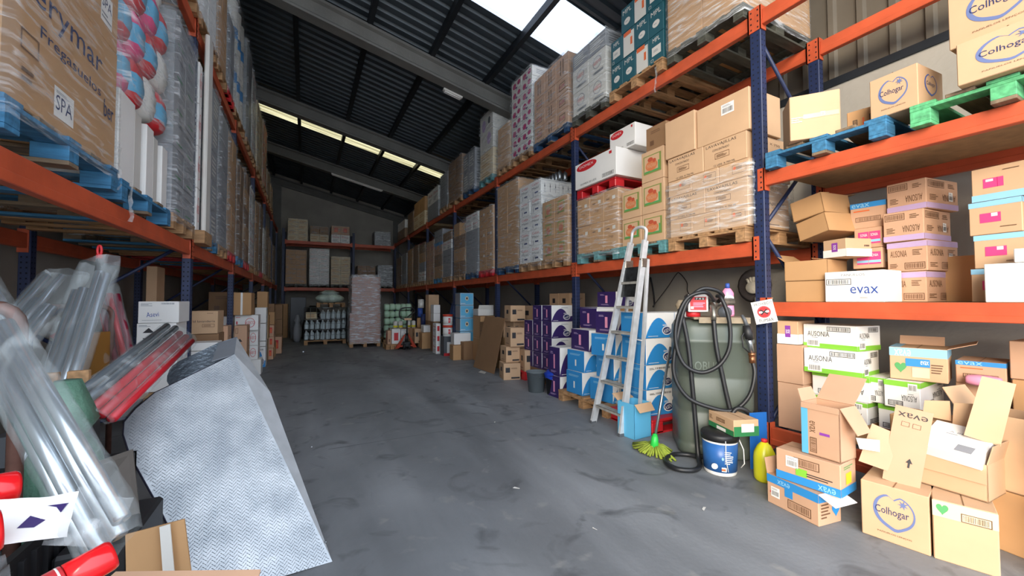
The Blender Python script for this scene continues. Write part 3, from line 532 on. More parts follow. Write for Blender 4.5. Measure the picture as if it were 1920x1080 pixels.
# ============================================================ RACKS
def post(mb,x,y,z1,dx,hole=True):
    # open channel section with rows of dark marks painted as the shade of holes on the faces that show
    mb.box(x-.04,y-.05,0,x+.04,y+.05,z1,0,.006)
    if hole:
        sgn=-1 if dx<0 else 1; z=.12
        while z<z1-.05:
            for yy in (-.022,.022):
                xx=x+sgn*.0405; mb.add([(xx,y+yy-.006,z),(xx,y+yy+.006,z),(xx,y+yy+.006,z+.014),(xx,y+yy-.006,z+.014)],[(0,1,2,3)] if sgn>0 else [(3,2,1,0)],1)
            for xx in (-.018,.018): mb.add([(x+xx-.006,y-.0505,z),(x+xx+.006,y-.0505,z),(x+xx+.006,y-.0505,z+.014),(x+xx-.006,y-.0505,z+.014)],[(0,1,2,3)],1)
            z+=.05
    mb.box(x-.065,y-.075,0,x+.065,y+.075,.008,0)
def frame(x0,x1,y,z1,label,side,holes=True,group=None):
    r=thing('rack_frame',label,'rack',(0,0,0),0,group); r.location=(x0,y,0)
    for x in (0,x1-x0):
        m=MB(); post(m,x,0,z1,-1 if side=='R' else 1,holes); m.build('post',[M_blue,M_hole],r)
    w=x1-x0; z=.2; k=0
    while z+.9<z1:
        a,b=(0,w) if k%2==0 else (w,0)
        m=MB(); m.tube([(a,.0,z),(b,.0,z+.9)],.018,6); m.build('brace',M_blue,r); z+=.9; k+=1
    m=MB(); m.tube([(0,0,.18),(w,0,.18)],.018,6); m.build('brace',M_blue,r)
    return r
def beam(x,y0,y1,z0,z1,label,group=None,along='Y'):
    L=y1-y0; r=thing('rack_beam',label,'beam',(x,y0,z0) if along=='Y' else (y0,x,z0),0 if along=='Y' else -PI/2,group)
    if along=='X': r.rotation_euler=(0,0,-PI/2)
    h=z1-z0; m=MB()
    # box beam with a rolled step near the lower edge
    m.box(-.028,.06,h*.32,.022,L-.06,h,0,.004); m.box(-.034,.06,0,.022,L-.06,h*.36,0,.004)
    bm=m.build('beam',M_orange,r)
    for yy in (.0,L-.06):
        m=MB(); m.box(-.046,yy+.002,-.04,-.040 if True else 0,yy+.062,h+.04,0); m.box(-.046,yy if yy else .05,-.04,.03,(yy if yy else .05)+.012,h+.04,0)
        for q in range(4): m.box(-.0475,yy+.024,-.02+q*(h+.03)/3.2,-.0458,yy+.036,-.006+q*(h+.03)/3.2,1)
        m.build('connector',[M_orange,M_hole],r)
    if along=='X': r.location=(y0,x,z0); 
    return r
FX,BX=3.66,4.65; RY=[2.14+2.8*k for k in range(-1,7)]
ordn=['first','second','third','fourth','fifth','sixth','seventh','eighth']
for k,y in enumerate(RY):
    if y>19.7: continue
    z1=4.12 if k!=1 else 4.12
    frame(FX,BX,y,4.0,('blue rack frame of the right row beside the entrance, outside the picture' if k==0 else '%s blue perforated rack frame in view along the right row'%ordn[k-1]),'R',k<4)
for k in range(7):
    y0,y1=RY[k],RY[k+1]
    lv=[(1.765,1.9,'lower'),(3.86,4.0,'upper')] if k else [(.1,.25,'bottom'),(1.225,1.345,'lower'),(2.385,2.505,'middle'),(3.86,4.0,'upper')]
    for a,b,nm in lv:
        for x,wh in ((FX,'front'),(BX,'rear')):
            if x==BX and k>2 and nm=='lower': pass
            beam(x,y0,y1,a,b,'orange %s beam at the %s level in the %s bay of the right rack'%(wh,nm,ordn[k]))
LX,LBX=-1.14,-2.33; LY=[2.02]+[2.6+2.8*k for k in range(1,7)]
for k,y in enumerate(LY): 
    if y<19.7: frame(LX,LBX,y,4.42,('nearest dark blue rack frame of the left row, outside the picture' if k==0 else '%s dark blue rack frame in view along the left row'%ordn[k-1]),'L',k<3)
for k in range(0,6):
    y0=2.6+2.8*k; y1=y0+2.8
    if k==0: y0=2.02
    for a,b,nm in ((1.86,2.0,'lower'),(4.28,4.43,'upper')):
        for x,wh in ((LX,'front'),(LBX,'rear')):
            r=beam(x,y0,y1,a,b,'orange %s beam at the %s level in the %s bay of the left rack'%(wh,nm,ordn[k]))
            if wh=='front': 
                r.rotation_euler=(0,0,PI); r.location=(x,y1,a)
# back rack across the end wall
for i,x in enumerate((-.85,1.83)):
    r=thing('rack_frame','%s dark frame of the rack along the back wall'%('left','middle')[i],'rack',(x,18.7,0))
    for y in (0,.95): m=MB(); m.box(-.05,y-.04,0,.05,y+.04,4.35,0,.005); m.build('post',M_blue,r)
    for z in (.5,1.4,2.3,3.2): m=MB(); m.tube([(0,0,z),(0,.95,z+.8)],.018,6); m.build('brace',M_blue,r)
for a,b,nm in ((1.8,1.93,'lower'),(3.74,3.87,'upper')):
    for x0,x1,q in ((-.85,1.83,'left'),(1.83,3.62,'right')):
        for y,wh in ((18.68,'front'),(19.6,'rear')):
            r=thing('rack_beam','dark red %s beam at the %s level, %s bay of the back rack'%(wh,nm,q),'beam',(x0,y,a))
            m=MB(); m.box(.05,-.025,0,x1-x0-.05,.025,b-a,0,.004); m.build('beam',M_orange,r)
            for xx in (.05,x1-x0-.11): m=MB(); m.box(xx,-.035,-.03,xx+.06,-.026,b-a+.03); m.build('connector',M_orange,r)
# shelf boards of the nearest right bay
M_chip=mat('chipboard','#a98760',.8,0,.15,14)
for z,nm in ((2.505,'middle'),(1.345,'lower')):
    m=MB(); m.box(FX-.02,-.6,z-.024,BX+.02,2.06,z+.0,0); tag(m.build('shelf_board',M_chip),'brown chipboard shelf panel at the %s level of the nearest right bay'%nm,'shelf')
# ============================================================ LOADS, RIGHT RACK, LOWER LEVEL (z 1.90)
Z1=1.905; Z2=4.005
# first bay beyond the near upright: open pallet of dish soap cartons
pallet('R',2.24,3.12,Z1,3.58,'wood','bare wooden pallet under the dish soap cartons beside the near upright')
zz=Z1+.146; G='dish soap cartons'
def rowc(y0,y1,n,z,h,sty,names,nd=1,jit=.006,d=.66,grp=G,front=3.60,side='R'):
    w=(y1-y0)/n
    for i in range(n):
        yy=y1-i*w if side=='R' else y0+i*w
        loc,r=((front+rnd.uniform(-jit,jit),yy,z),-PI/2) if side=='R' else ((front+rnd.uniform(-jit,jit),yy,z),PI/2)
        for k in range(nd):
            if k==0: l=names[i] if isinstance(names,(list,tuple)) else names%(('left','right') if n==2 else ('left','middle','right','last'))[i]
            else: l=None
            if k==0: carton(*loc,r,w-.004,d,h-.003,sty,l,grp)
            else:
                s=1 if side=='R' else -1
                carton(loc[0]+s*k*(d+.004),loc[1],z,r,w-.004,d,h-.003,sty,(names[i] if isinstance(names,(list,tuple)) else names%('left','middle','right','last')[i])+', rear one of the pair',grp)
rowc(2.22,3.10,3,zz,.20,'lavalow','brown dish soap carton lying in the bottom row on the bare pallet, %s one')
rowc(2.22,3.10,2,zz+.20,.26,'lava','brown dish soap carton in the second row above the bare pallet, %s one')
rowc(2.20,3.12,3,zz+.46,.17,'lavalow','brown dish soap carton lying in the third row above the bare pallet, %s one')
rowc(2.22,3.12,2,zz+.63,.26,'lava','brown dish soap carton in the fourth row under the big plain boxes, %s one')
carton(3.58,3.14,zz+.89,-PI/2,.38,.42,.42,'plainlt','big plain light brown box on top of the dish soap cartons, left one',G)
b_=carton(3.60,2.745,zz+.89,-PI/2,.55,.5,.40,'plainlt','big plain box with a white barcode label, top right of the dish soap stack',G)
def sticker(parent,face,w,d,h,cx,cy,sw,sh,bars=True,name='label_sticker',col='white'):
    fr={'F':((0,0,0),(1,0,0),(0,0,1),w,h),'R':((w,0,0),(0,1,0),(0,0,1),d,h),'L':((0,d,0),(0,-1,0),(0,0,1),d,h),'T':((0,0,h),(1,0,0),(0,1,0),w,d)}
    mats=[P(col)]; mb=MB(); f=Face(mb,*fr[face],mats); f.k=4; f.do('r',cx,cy,sw,sh,col)
    if bars: f.do('B',cx,cy-sh*.12,sw*.8,sh*.45,'ink'); f.do('l',cx,cy+sh*.3,sw*.8,sh*.2,'grey',2)
    return mb.build(name,mats,parent)
sticker(b_,'F',.55,.5,.4,.62,.7,.24,.26)
o=ob('stretch_film',film_mesh(.95,.68,0,.60,M_film2,91,False,.016),None,(3.585,3.135,Z1+.15),-PI/2); tag(o,'torn clear stretch film round the lower dish soap cartons','film')
# second pallet
pallet('R',3.16,3.90,Z1,3.58,'teal','worn teal pallet under the green and orange printed cartons')
for i,(y0,y1,z,h) in enumerate(((3.18,3.52,zz,.34),(3.18,3.52,zz+.34,.38),(3.18,3.52,zz+.72,.37),(3.53,3.86,zz,.34),(3.53,3.86,zz+.34,.36))):
    nm=('bottom of the right column','middle of the right column','top of the right column','bottom of the left column','top of the left column')[i]
    carton(3.60,y1,z,-PI/2,y1-y0-.004,.6,h-.003,'apple','brown carton with green and orange fruit print, %s'%nm,'green and orange printed cartons')
carton(3.62,3.46,zz+1.09,-PI/2,.30,.45,.28,'dark','dusty dark brown carton on top of the green and orange printed cartons')
# third: wrapped cartons with a red pallet and white boxes on top
load('R',3.93,4.80,Z1,.8,2,3,'carton_c','teal','film wrapped brown cartons on a teal pallet below the red plastic pallet',jit=.006)
pallet('R',3.98,4.82,Z1+.955,3.60,'red','red plastic pallet lying on the wrapped cartons')
zr=Z1+.955+.146
carton(3.56,4.80,zr,-PI/2,.88,.6,.37,'domex','wide white box with a red oval logo on the red plastic pallet')
carton(4.18,4.80,zr,-PI/2,.55,.42,.37,'domex','white box standing behind the wide white box')
carton(3.75,4.25,zr+.375,-PI/2,.48,.5,.30,'domex','smaller white box stacked highest above the red plastic pallet')
# second bay
load('R',5.06,5.80,Z1,.99,[.33]*3,2,'fadedfruit','wood','wrapped brown cartons with red and green labels, beside the second upright',film=M_film)
r_=load('R',5.84,6.62,Z1,1.45,[.29]*5,2,'arrowwhite','wood','tall load of white cartons with red lettering and black arrows',film=M_film,nd=3)
mb=MB()
for i in range(8):
    for j in range(3): mb.lathe([(.0,0),(.045,0),(.045,.13),(.02,.16),(.018,.19),(0,.19)],10,0,Matrix.Translation((.06+i*.1,.2+j*.14,.144+1.46+.0)))
# metal cans on top of the white load
for i in range(8):
    for j in range(2):
        m=MB(); m.lathe([(.042,0),(.045,.005),(.045,.12),(.03,.135),(.014,.14),(.014,.16)],12,0)
        o=m.build('spray_can',M_steel,None,(3.95+j*.11,6.52-i*.105,Z1+.144+1.455)); tag(o,'metal capped can on the white arrow cartons, %s rank, %s from the left'%(('front','rear')[j],ordn[i]),'can','cans on the white load')
load('R',6.68,7.60,Z1,1.70,[.34]*5,2,'plain','navy','tall load of plain brown cartons left of the white arrow cartons')
load('R',7.84,8.60,Z1,1.42,[.47,.47,.48],2,'carton_c','red','narrow brown load on a red pallet left of the third upright')
load('R',8.68,9.48,Z1,1.45,[.35]*3+[.2,.2],2,['greyplain','greyplain','greyplain','whitered','whitered'],'navy','grey wrapped load with white and red cartons on top')
load('R',9.54,10.42,Z1,1.42,[.35]*4,2,['dark','plain'],'wood','dark brown wrapped load with a carton missing at the top',top=[1])
load('R',10.62,11.42,Z1,1.30,[.4,.4,.25,.25],2,['greyplain','grey','whitered','dark'],'wood','grey film wrapped load with small dark cartons on top')
load('R',11.46,12.30,Z1,1.48,[.37]*4,2,['plain','dark','grey','offstack'] if False else ['plain','dark','evax_top','grey'],'blue','mixed load of brown, blue and grey cartons under the upper pallets')
load('R',12.36,13.22,Z1,1.25,[.42]*3,2,'brownmarks','wood','wrapped brown load with a pink mark in the middle of the right row')
load('R',13.42,14.2,Z1,1.3,[.33]*4,2,['whitered','greyplain','plain','dark'],'wood','wrapped load with white corner strips far along the right row')
load('R',14.3,15.1,Z1,1.35,[.45]*3,2,'dark','wood','dark wrapped load with a vertical white edge far along the right row')
load('R',15.2,16.0,Z1,1.3,[.33]*4,2,'plain','wood','brown wrapped load at the end of the sixth right bay',nd=1)
load('R',16.25,17.1,Z1,1.25,[.42]*3,2,'greyplain','wood','grey wrapped load in the seventh right bay',nd=1)
load('R',17.15,18.2,Z1,1.2,[.4]*3,2,'dark','wood','last dark wrapped load of the right row by the back rack',nd=1)
# ============================================================ RIGHT RACK, UPPER LEVEL
load('R',2.22,3.10,Z2,1.2,[.6,.6],2,'plain','dark','brown cartons wrapped with dark red film on the upper level beside the near upright',film=M_film2)
m=MB(); R_=random.Random(3)
pallet('R',3.16,4.06,Z2,3.58,'wood','bare wooden pallet under the teal cartons on the upper level')
zt_=Z2+.146; n_=0
for j,row in enumerate((('mpl2','mpl2','mplw','mpl'),('mpl','mplw','mpl2','mpl2'),('mpl2','mplw','mpl'),)):
    n=len(row); 
    for i,s_ in enumerate(row):
        w_=.22; y1=4.04-i*.222 if j<2 else 4.04-i*.222-.2
        carton(3.60,y1,zt_+j*.33,-PI/2,w_-.004,.6,.327,s_,'teal carton with white lettering, %s row of its stack, %s from the left'%(('bottom','second','third')[j],ordn[i]),'teal cartons on the upper level')
load('R',4.14,4.90,Z2,.96,[.36,.36,.24],2,['ovals','ovals','stripe'],'dark','grey wrapped load printed with round logos on the upper level')
load('R',5.02,6.06,Z2,1.2,[.26]*3+[.36],3,[('brownmarks','brownmarks2'),('brownmarks2','brownmarks'),('brownmarks','brownmarks2'),'brownmarks2'],'navy','brown wrapped load with dark printed marks on a navy pallet, upper level',nd=2)
load('R',6.14,6.94,Z2,1.52,[.19]*8,2,'purpleflower','wood','tall rounded load of white packs with purple flowers, upper level',filmamp=.02,d=.9,nd=1)
load('R',7.02,7.60,Z2,.86,[.3,.3,.26],1,'plainlt','wood','small brown carton stack between the flower packs and the grey dotted load')
load('R',7.84,8.56,Z2,1.55,[.2,.2,.2,.9],1,['sacks','sacks','sacks','flowerpack'],'teal','grey dotted load standing on cream sacks, upper level',d=.8,nd=1)
load('R',8.9,9.66,Z2+.0,.95,[.48,.48],2,'stripe','navy','wrapped load with a pink strip, upper level of the fourth bay')
load('R',9.8,10.9,Z2,1.12,[.37]*3,2,'dark','wood','bulging dark wrapped load on the upper level over the fourth upright',filmamp=.03)
load('R',11.0,11.7,Z2,1.0,[.25]*4,1,'grey','wood','grey wrapped bags on the upper level of the fifth bay',filmamp=.02)
load('R',11.9,13.1,Z2,.95,[.5,.45],2,['greyplain','whitered'],None,'pale grey cartons with a smaller one on top, upper level',film=M_filmd)
load('R',13.5,15.0,Z2,1.05,[.25,.25,.5],2,['sacks','sacks','plain'],None,'stack of cream printed cartons under a big brown box, upper level',film=None)
load('R',15.05,16.05,Z2,.8,[.4,.4],2,'dark',None,'dark cartons near the far end of the upper right level',film=M_filmd,nd=1)
load('R',16.6,18.0,Z2,.75,[.4,.35],2,['dark','white'],None,'dark cartons with a white box, last on the upper right level',film=M_filmd,nd=1)
# ============================================================ BACK RACK
for a0,a1,z,H,rw,st,l in ((-.76,0.0,1.93,1.4,7,'plain','brown cartons in the lower left of the back rack'),(.1,.86,1.93,1.5,8,'whitered','tall pale film wrapped load in the middle of the back rack'),(.93,1.70,1.93,1.2,5,'sacks','cream cartons on the right of the lower back rack level'),
  (2.0,2.75,1.93,.85,3,'dark','dark load behind the tall wrapped stack in the back rack'),(2.85,3.5,1.93,.9,3,'grey','silver wrapped load in the right corner of the back rack'),
  (-.70,.03,3.87,.9,4,'sacks','cream carton block at the top left of the back rack'),(.12,.82,3.87,.65,2,'white','cream white box pile at the top of the back rack'),(.93,1.66,3.87,.72,2,'dark','brown box over white boxes at the top of the back rack'),(2.7,3.4,3.87,.62,3,'grey','small wrapped bale alone at the top right of the back rack')):
    if l.startswith('cream white'): st=['offstack','x']; st=['sacks','dark']
    if l.startswith('brown box over'): st=['whitered','redlabel']
    load('B',a0,a1,z,H,rw,2,st,'dark' if z<3 else None,l,film=M_film3 if 'film' in l or 'bale' in l or 'silver' in l else M_film,nd=1,d=.7)
# ============================================================ LEFT RACK
ZL=2.0; ZL2=4.43
load('L',2.30,3.37,ZL+.05,1.36,[.74,.62],1,['berymar','bery_up'],'blue','brown floor cleaner cartons with printed words on a blue pallet, nearest load on the left',nd=2)
def pack_mesh(w,d,h,bands,seed=0,r=.35):
    """soft pack: pillowy rounded block with coloured bands along its width"""
    R=random.Random(seed); mb=MB(); nu,nv=18,10; vs=[];fs=[];ms=[]
    for i in range(nu+1):
        t=i/nu; e=min(1,math.sin(PI*t)**.18+.02)
        for j in range(12):
            a=2*PI*j/12; c,s_=math.cos(a),math.sin(a); k=1/max(abs(c),abs(s_))**.9
            vs.append((w*t, d/2+d/2*c*k*e*R.uniform(.95,1), h/2+h/2*s_*k*e*R.uniform(.93,1)))
    for i in range(nu):
        t=(i+.5)/nu; m=0
        for q,b in enumerate(bands):
            if t<=b[0]: m=q; break
        for j in range(12): fs.append((i*12+j,(i+1)*12+j,(i+1)*12+(j+1)%12,i*12+(j+1)%12)); ms.append(m)
    o=len(mb.v); mb.v+=vs; mb.f+=fs; mb.m+=ms; mb.sm+=[True]*len(fs)
    mb.f.append(tuple(range(12))); mb.m.append(0); mb.sm.append(True); mb.f.append(tuple(range(nu*12,nu*12+12))[::-1]); mb.m.append(0); mb.sm.append(True)
    return mb.mesh('pack',[P(b[1]) for b in bands])
r_=thing('pallet_load','blue and red striped bag rolls above white boards, second load on the left','pallet load',(-1.07,3.43,ZL+.02),PI/2)
ob('pallet',pallet_mesh(1.05,1.2,'blue'),r_)
for i,(x,w_) in enumerate(((.02,.27),(.34,.13),(.53,.15),(.74,.1),(.9,.14))):
    m=MB(); m.box(0,0,0,w_,.55,.60-.02*i,0,.004); m.build('board',P('white' if i%2==0 else 'offwhite'),r_,(x,.03+.015*(i%2),.144))
bp=[[(.3,'pink'),(.64,'cyan'),(1,'pink')],[(.3,'red'),(.64,'cyan'),(1,'red')]]
PK=[pack_mesh(.36,.27,.262,bp[i%2],i) for i in range(4)]; PW=[pack_mesh(.36,.3,.262,[(1,'offwhite')],9+i) for i in range(2)]
for j in range(4):
    for i in range(4):
        me=PK[(i+j)%4] if (i*2+j*3)%5<4 or i==0 else PW[(i+j)%2]
        if j==3: me=PW[i%2]
        o=ob('bag_roll',me,r_,(.265+i*.265,.03+(.05 if j>2 else 0),.76+j*.355)); o.rotation_euler=(0,-PI/2+rnd.uniform(-.06,.06),0)
ob('stretch_film',film_mesh(1.04,1.1,.70,2.25,M_film2,77,True,.025),r_)
# third .. far loads, left lower level
load('L',4.56,5.32,ZL+.02,1.85,[.31]*6,2,'greendots','wood','grey wrapped load with dark printed lines, beside the white plank on the left',film=M_film2)
m=MB(); m.box(0,0,0,.22,.045,2.28,0,.012); o=m.build('plank',P('offwhite'),None,(-1.02,5.56,ZL+.145),PI/2); tag(o,'tall white plank standing on end between two grey wrapped loads','board')
for i in range(4): carton(-1.08,5.44,ZL+.146+i*.47,PI/2,.13,.3,.465,'aserto','white carton strip with a red oval logo behind the white plank, %s from the bottom'%ordn[i],'white cartons behind the plank')
m=MB(); m.box(0,0,0,.38,.5,.144,0,.003); tag(m.build('support_box',PALLET['wood'],None,(-1.0,5.42,ZL),PI/2),'short wooden skid under the white plank and carton strips','skid')
load('L',5.84,6.58,ZL,1.95,[.39]*5,2,'stripe','blue','tall grey wrapped load just beyond the white plank',film=M_film2,nd=1)
load('L',6.64,7.34,ZL,1.9,[.38]*5,1,'greyplain','wood','dark grey wrapped load between the white plank and the red pallet',nd=1)
load('L',7.38,8.12,ZL,1.85,[.37]*5,2,'plain','red','brown carton column on the first red pallet of the left row',nd=1)
load('L',8.30,9.05,ZL,1.7,[.34]*5,2,'dark','blue','dark brown load between the two red pallets of the left row',nd=1)
load('L',9.12,9.95,ZL,1.8,[.36]*5,2,['dark','plain'],'red','dark load on the second red pallet of the left row',nd=1)
load('L',10.05,10.8,ZL,1.7,[.34]*5,2,'offw','wood','pale wrapped load beyond the second red pallet',nd=1) if 'offw' in STY else load('L',10.05,10.8,ZL,1.7,[.34]*5,2,'whitered','wood','pale wrapped load beyond the second red pallet',nd=1)
load('L',11.1,11.9,ZL,1.6,[.4]*4,2,'plain','wood','brown load in the fourth bay of the left row',nd=1)
load('L',12.0,12.9,ZL,1.75,[.35]*5,2,'dark','red','dark load with an orange pallet corner in the fourth left bay',nd=1)
load('L',13.1,13.7,ZL,1.3,[.43]*3,1,'white','wood','narrow white box stack far along the left row',nd=1)
load('L',14.0,14.9,ZL,1.5,[.5]*3,2,'dark','wood','dark load in the fifth bay of the left row',nd=1)
load('L',15.0,15.8,ZL,1.3,[.43]*3,2,'plain','wood','brown boxes near the end of the left row',nd=1)
load('L',16.8,17.8,ZL,1.3,[.43]*3,2,'dark','wood','last dark load at the end of the left row',nd=1)
# left upper level
load('L',4.5,5.3,ZL2,1.3,[.43]*3,2,'plain','wood','brown load above the grey wrapped load on the upper left level',nd=1)
load('L',5.40,6.30,ZL2,1.35,[.45]*3,2,'white','wood','white and green wrapped load on the upper left level, nearest in view',film=M_film2,nd=1)
load('L',6.36,7.04,ZL2,1.3,[.43]*3,2,'plain','wood','brown load hidden partly by the green film wrapped one, upper left',nd=1)
load('L',7.08,7.72,ZL2,1.2,[.4]*3,2,'greyplain','red','grey wrapped load on a red pallet, upper left level',film=M_film2,nd=1)
r_=thing('pallet_load','white roll column with blue labels on a bare pallet, upper left level','pallet load',(-1.07,7.84,ZL2),PI/2)
ob('pallet',pallet_mesh(1.1,1.2,'wood'),r_)
for j in range(5):
    for i in range(3):
        m=MB(); m.lathe([(.0,0),(.165,0),(.17,.01),(.17,.36),(.165,.37),(0,.37)],24,0); 
        if j in(1,3): m.lathe([(.171,.08),(.171,.27)],24,1)
        m.build('roll',[P('offwhite'),P('blue')],r_,(.19+i*.36,.19,.144+j*.375))
ob('stretch_film',film_mesh(1.1,1.0,.1,2.03,M_film,5,True,.02),r_)
load('L',9.2,10.0,ZL2,1.95,[.39]*5,2,'greyplain','wood','pale grey wrapped column behind the white rolls, upper left',nd=1)
load('L',10.1,10.8,ZL2,1.85,[.37]*5,2,'whitered','wood','speckled white load in the third upper left bay',nd=1)
load('L',11.1,12.3,ZL2,1.6,[.4]*4,2,'sacks','wood','cream sacks in the fourth upper left bay',nd=1)
load('L',12.6,13.6,ZL2,1.75,[.25]*7,2,'redlabel','wood','pink and brown boxes tower, upper left level in front of the skylight',nd=1)
load('L',14.0,15.0,ZL2,.8,[.4]*2,2,'dark','wood','low dark load near the far end of the upper left level',nd=1)
load('L',15.3,16.2,ZL2,.7,[.35]*2,2,'plain','wood','low brown load at the far end of the upper left level',nd=1)
# ============================================================ FLOOR UNDER THE LEFT RACK
def fb(x,y,z,w,d,h,sty,label,rot=0,group=None,name='carton'):  # box whose printed front 'R'/'F' faces the entrance
    key=sty
    return carton(x,y,z,rot,w,d,h,sty,label,group,name=name)
for k in ('asevi_w','arrows','arrowsb','lavanderia','asertow'):
    b,f=STY[k]; STY[k+'F']=(b,{'F':f['R'],'R':f['F']})
m=MB(); m.box(0,0,0,1.0,.41,.05,0,.004); 
for x,y in ((.0,.0),(.88,0),(0,.3),(.88,.3)): m.box(x,y,-.45,x+.1,y+.1,0,0)
tag(m.build('low_platform',M_chip,None,(-2.1,4.91,.45)),'low wooden platform under the white cartons by the left post','platform')
fb(-1.39,4.92,.505,.29,.38,.41,'white','plain white carton lowest in the white carton pile beside the left post')
fb(-1.40,4.91,.92,.29,.38,.235,'arrowsF','white carton printed with black up and down triangles beside the left post')
fb(-1.39,4.90,1.157,.30,.39,.205,'asevi_wF','white carton with blue script logo on top of the pile beside the left post')
fb(-1.24,6.2,.0,.26,.4,.5,'plain','brown carton standing on the floor behind the first left post')
fb(-1.25,6.22,.50,.27,.4,.45,'dark','dark brown carton under the laundry box')
fb(-1.27,6.2,.955,.28,.4,.285,'lavanderiaF','light brown carton with a black laundry caption, under the left rack')
fb(-1.18,5.80,.0,.24,.3,.42,'plain','brown carton on the floor under the open white box')
fb(-1.18,5.80,.42,.24,.3,.36,'white','white box with orange print below the loose leaflets')
fb(-1.18,5.82,.785,.25,.3,.09,'white','thin open white tray holding leaflets under the left rack')
fb(-1.10,6.62,.0,.16,.3,.44,'plain','brown carton standing under the one with a black triangle')
fb(-1.10,6.6,.445,.16,.3,.58,'arrowsbF','tall brown carton printed with a black triangle, left of the second left post')
fb(-1.0,7.6,.0,.17,.35,.55,'plain','plain brown carton on the floor behind the second left post')
fb(-1.0,7.6,.555,.17,.35,.42,'arrowsbF','brown carton with small red print right of the second left post')
fb(-1.60,9.10,.0,.30,.55,1.1,'dark','tall dark carton standing behind the big brown box')
fb(-1.60,9.10,1.105,.42,.5,.43,'dark','big dark brown carton, left one under the left rack beam')
b_=fb(-1.14,8.48,1.115,.27,.5,.40,'plain','big brown carton closed with a white vertical tape stripe')
m=MB(); m.box(.11,-.004,0,.14,-.001,.40); m.build('packing_tape',P('white'),b_)
fb(-1.13,8.6,.835,.36,.4,.275,'asertowF','wide white carton with a red oval logo, highest of the white pile at left')
fb(-1.35,8.6,.62,.20,.35,.47,'asertowF','white carton with a red oval logo left of the second left post')
fb(-1.35,8.6,.0,.20,.35,.61,'plain','brown carton under the white one left of the second left post')
fb(-1.0,8.72,.55,.22,.35,.28,'asertowF','white carton with a red oval logo, second from the top of the pile at left')
fb(-1.0,8.74,.285,.22,.35,.26,'asertowF','white carton with a red oval logo, third from the top of the pile at left')
fb(-.93,8.76,.0,.20,.35,.28,'white','bottom white carton of the pile at left, with a green drawing')
fb(-1.25,8.85,.0,.2,.4,.83,'plain','tall brown carton behind the white pile at left')
for z,h,l in ((.0,.42,'bottom'),(.43,.1,'second'),(.54,.36,'third'),(.91,.32,'top')):
    fb(-.93,9.7,z,.2,.35,h,'asevi_w' if z else 'asevi_lo','white and blue carton behind the white pile, %s one'%l,group='white and blue cartons at left')
fb(-.80,12.0,0,.25,.3,.44,'redlabel','pinkish brown carton alone on the floor at the end of the left row')
for i,(x,y,w_,h_,st) in enumerate(((-.95,10.4,.2,1.58,'plain'),(-1.25,10.5,.25,1.3,'dark'),(-.86,11.3,.2,1.1,'plain'),(-.9,11.6,.2,1.3,'dark'),(-.78,10.9,.12,.8,'redlabel'))):
    n=3; 
    for j in range(n): fb(x+rnd.uniform(-.02,.02),y,j*h_/n,w_,.35,h_/n-.004,st,'brown carton of the %s narrow stack beyond the white pile, %s from the floor'%(ordn[i],ordn[j]),group='narrow carton stacks at the left')
for i,(y,x) in enumerate(((13.2,-1.0),(14.2,-1.1),(15.4,-1.1),(17.0,-1.0))):
    for j in range(3): fb(x,y,j*.42,.4,.5,.415,('dark','plain')[i%2],'carton of the %s far stack under the left rack, %s from the floor'%(ordn[i],ordn[j]),group='far stacks at the left')
m=MB(); m.box(0,0,0,.10,.3,1.79,0,.003); tag(m.build('tall_box',P('kraft_light'),None,(-1.72,6.3,0)),'tall pale upright box against the left wall behind the post','box')
# ---------------------------------------------------------- checker plate ramp hood
M_plate=bpy.data.materials.new('checker_plate'); M_plate.use_nodes=True
def _plate(m,c1,c2,metal=.85):
    t=m.node_tree;b=t.nodes['Principled BSDF'];L=t.links.new; b.inputs['Metallic'].default_value=metal; b.inputs['Roughness'].default_value=.42
    tc=N(t,'ShaderNodeTexCoord'); n=N(t,'ShaderNodeTexNoise'); n.inputs['Scale'].default_value=7; n.inputs['Detail'].default_value=6
    r=N(t,'ShaderNodeValToRGB'); r.color_ramp.elements[0].color=lin(c1)+(1,); r.color_ramp.elements[1].color=lin(c2)+(1,); r.color_ramp.elements[0].position=.35; r.color_ramp.elements[1].position=.7
    L(tc.outputs['Object'],n.inputs['Vector']); L(n.outputs['Fac'],r.inputs[0]); L(r.outputs[0],b.inputs['Base Color'])
    n2=N(t,'ShaderNodeTexNoise'); n2.inputs['Scale'].default_value=60; bp=N(t,'ShaderNodeBump'); bp.inputs['Strength'].default_value=.3; bp.inputs['Distance'].default_value=.004
    L(tc.outputs['Object'],n2.inputs['Vector']); L(n2.outputs['Fac'],bp.inputs['Height']); L(bp.outputs[0],b.inputs['Normal'])
_plate(M_plate,'#9aa0a5','#bcc0c3',.55)
M_galv=mat('brushed_aluminium','#b9bfc3',.3,.95,.08,8,.1,60,stretch=(1,1,.1))
M_rub=mat('dark_edge_strip','#2a2838',.5,0,0)
RA=Vector((.14,2.32,0)); RE=Vector((-.985,-.17,0)).normalized(); RB=Vector((-.395,3.03,1.03))
Rn=RE.cross(RB-RA).normalized()
if Rn.y<0: Rn=-Rn
Rv=(RB-RA); Rv=(Rv-RE*Rv.dot(RE)).normalized()
def plane_pt(u,v): return RA+RE*u+Rv*v
def uv_of(p): d=Vector(p)-RA; return (d.dot(RE),d.dot(Rv))
out3=[(.14,2.32,0),(-.395,3.03,1.03),(-.725,2.835,.87),(-.785,2.775,.805),(-.815,2.73,.75),(-.805,2.69,.70),(-.76,2.63,.61),(-.605,2.48,.385),(-.43,2.30,.10),(-.385,2.25,.03)]
uv=[uv_of(p) for p in out3]
rt=thing('ramp_hood','grey checker plate metal hood leaning on its edge at the front left','metal hood',tuple(RA),0)
inv=lambda p: Vector(p)-RA
m=MB(); m.slab([inv(plane_pt(*q)) for q in uv],.005)
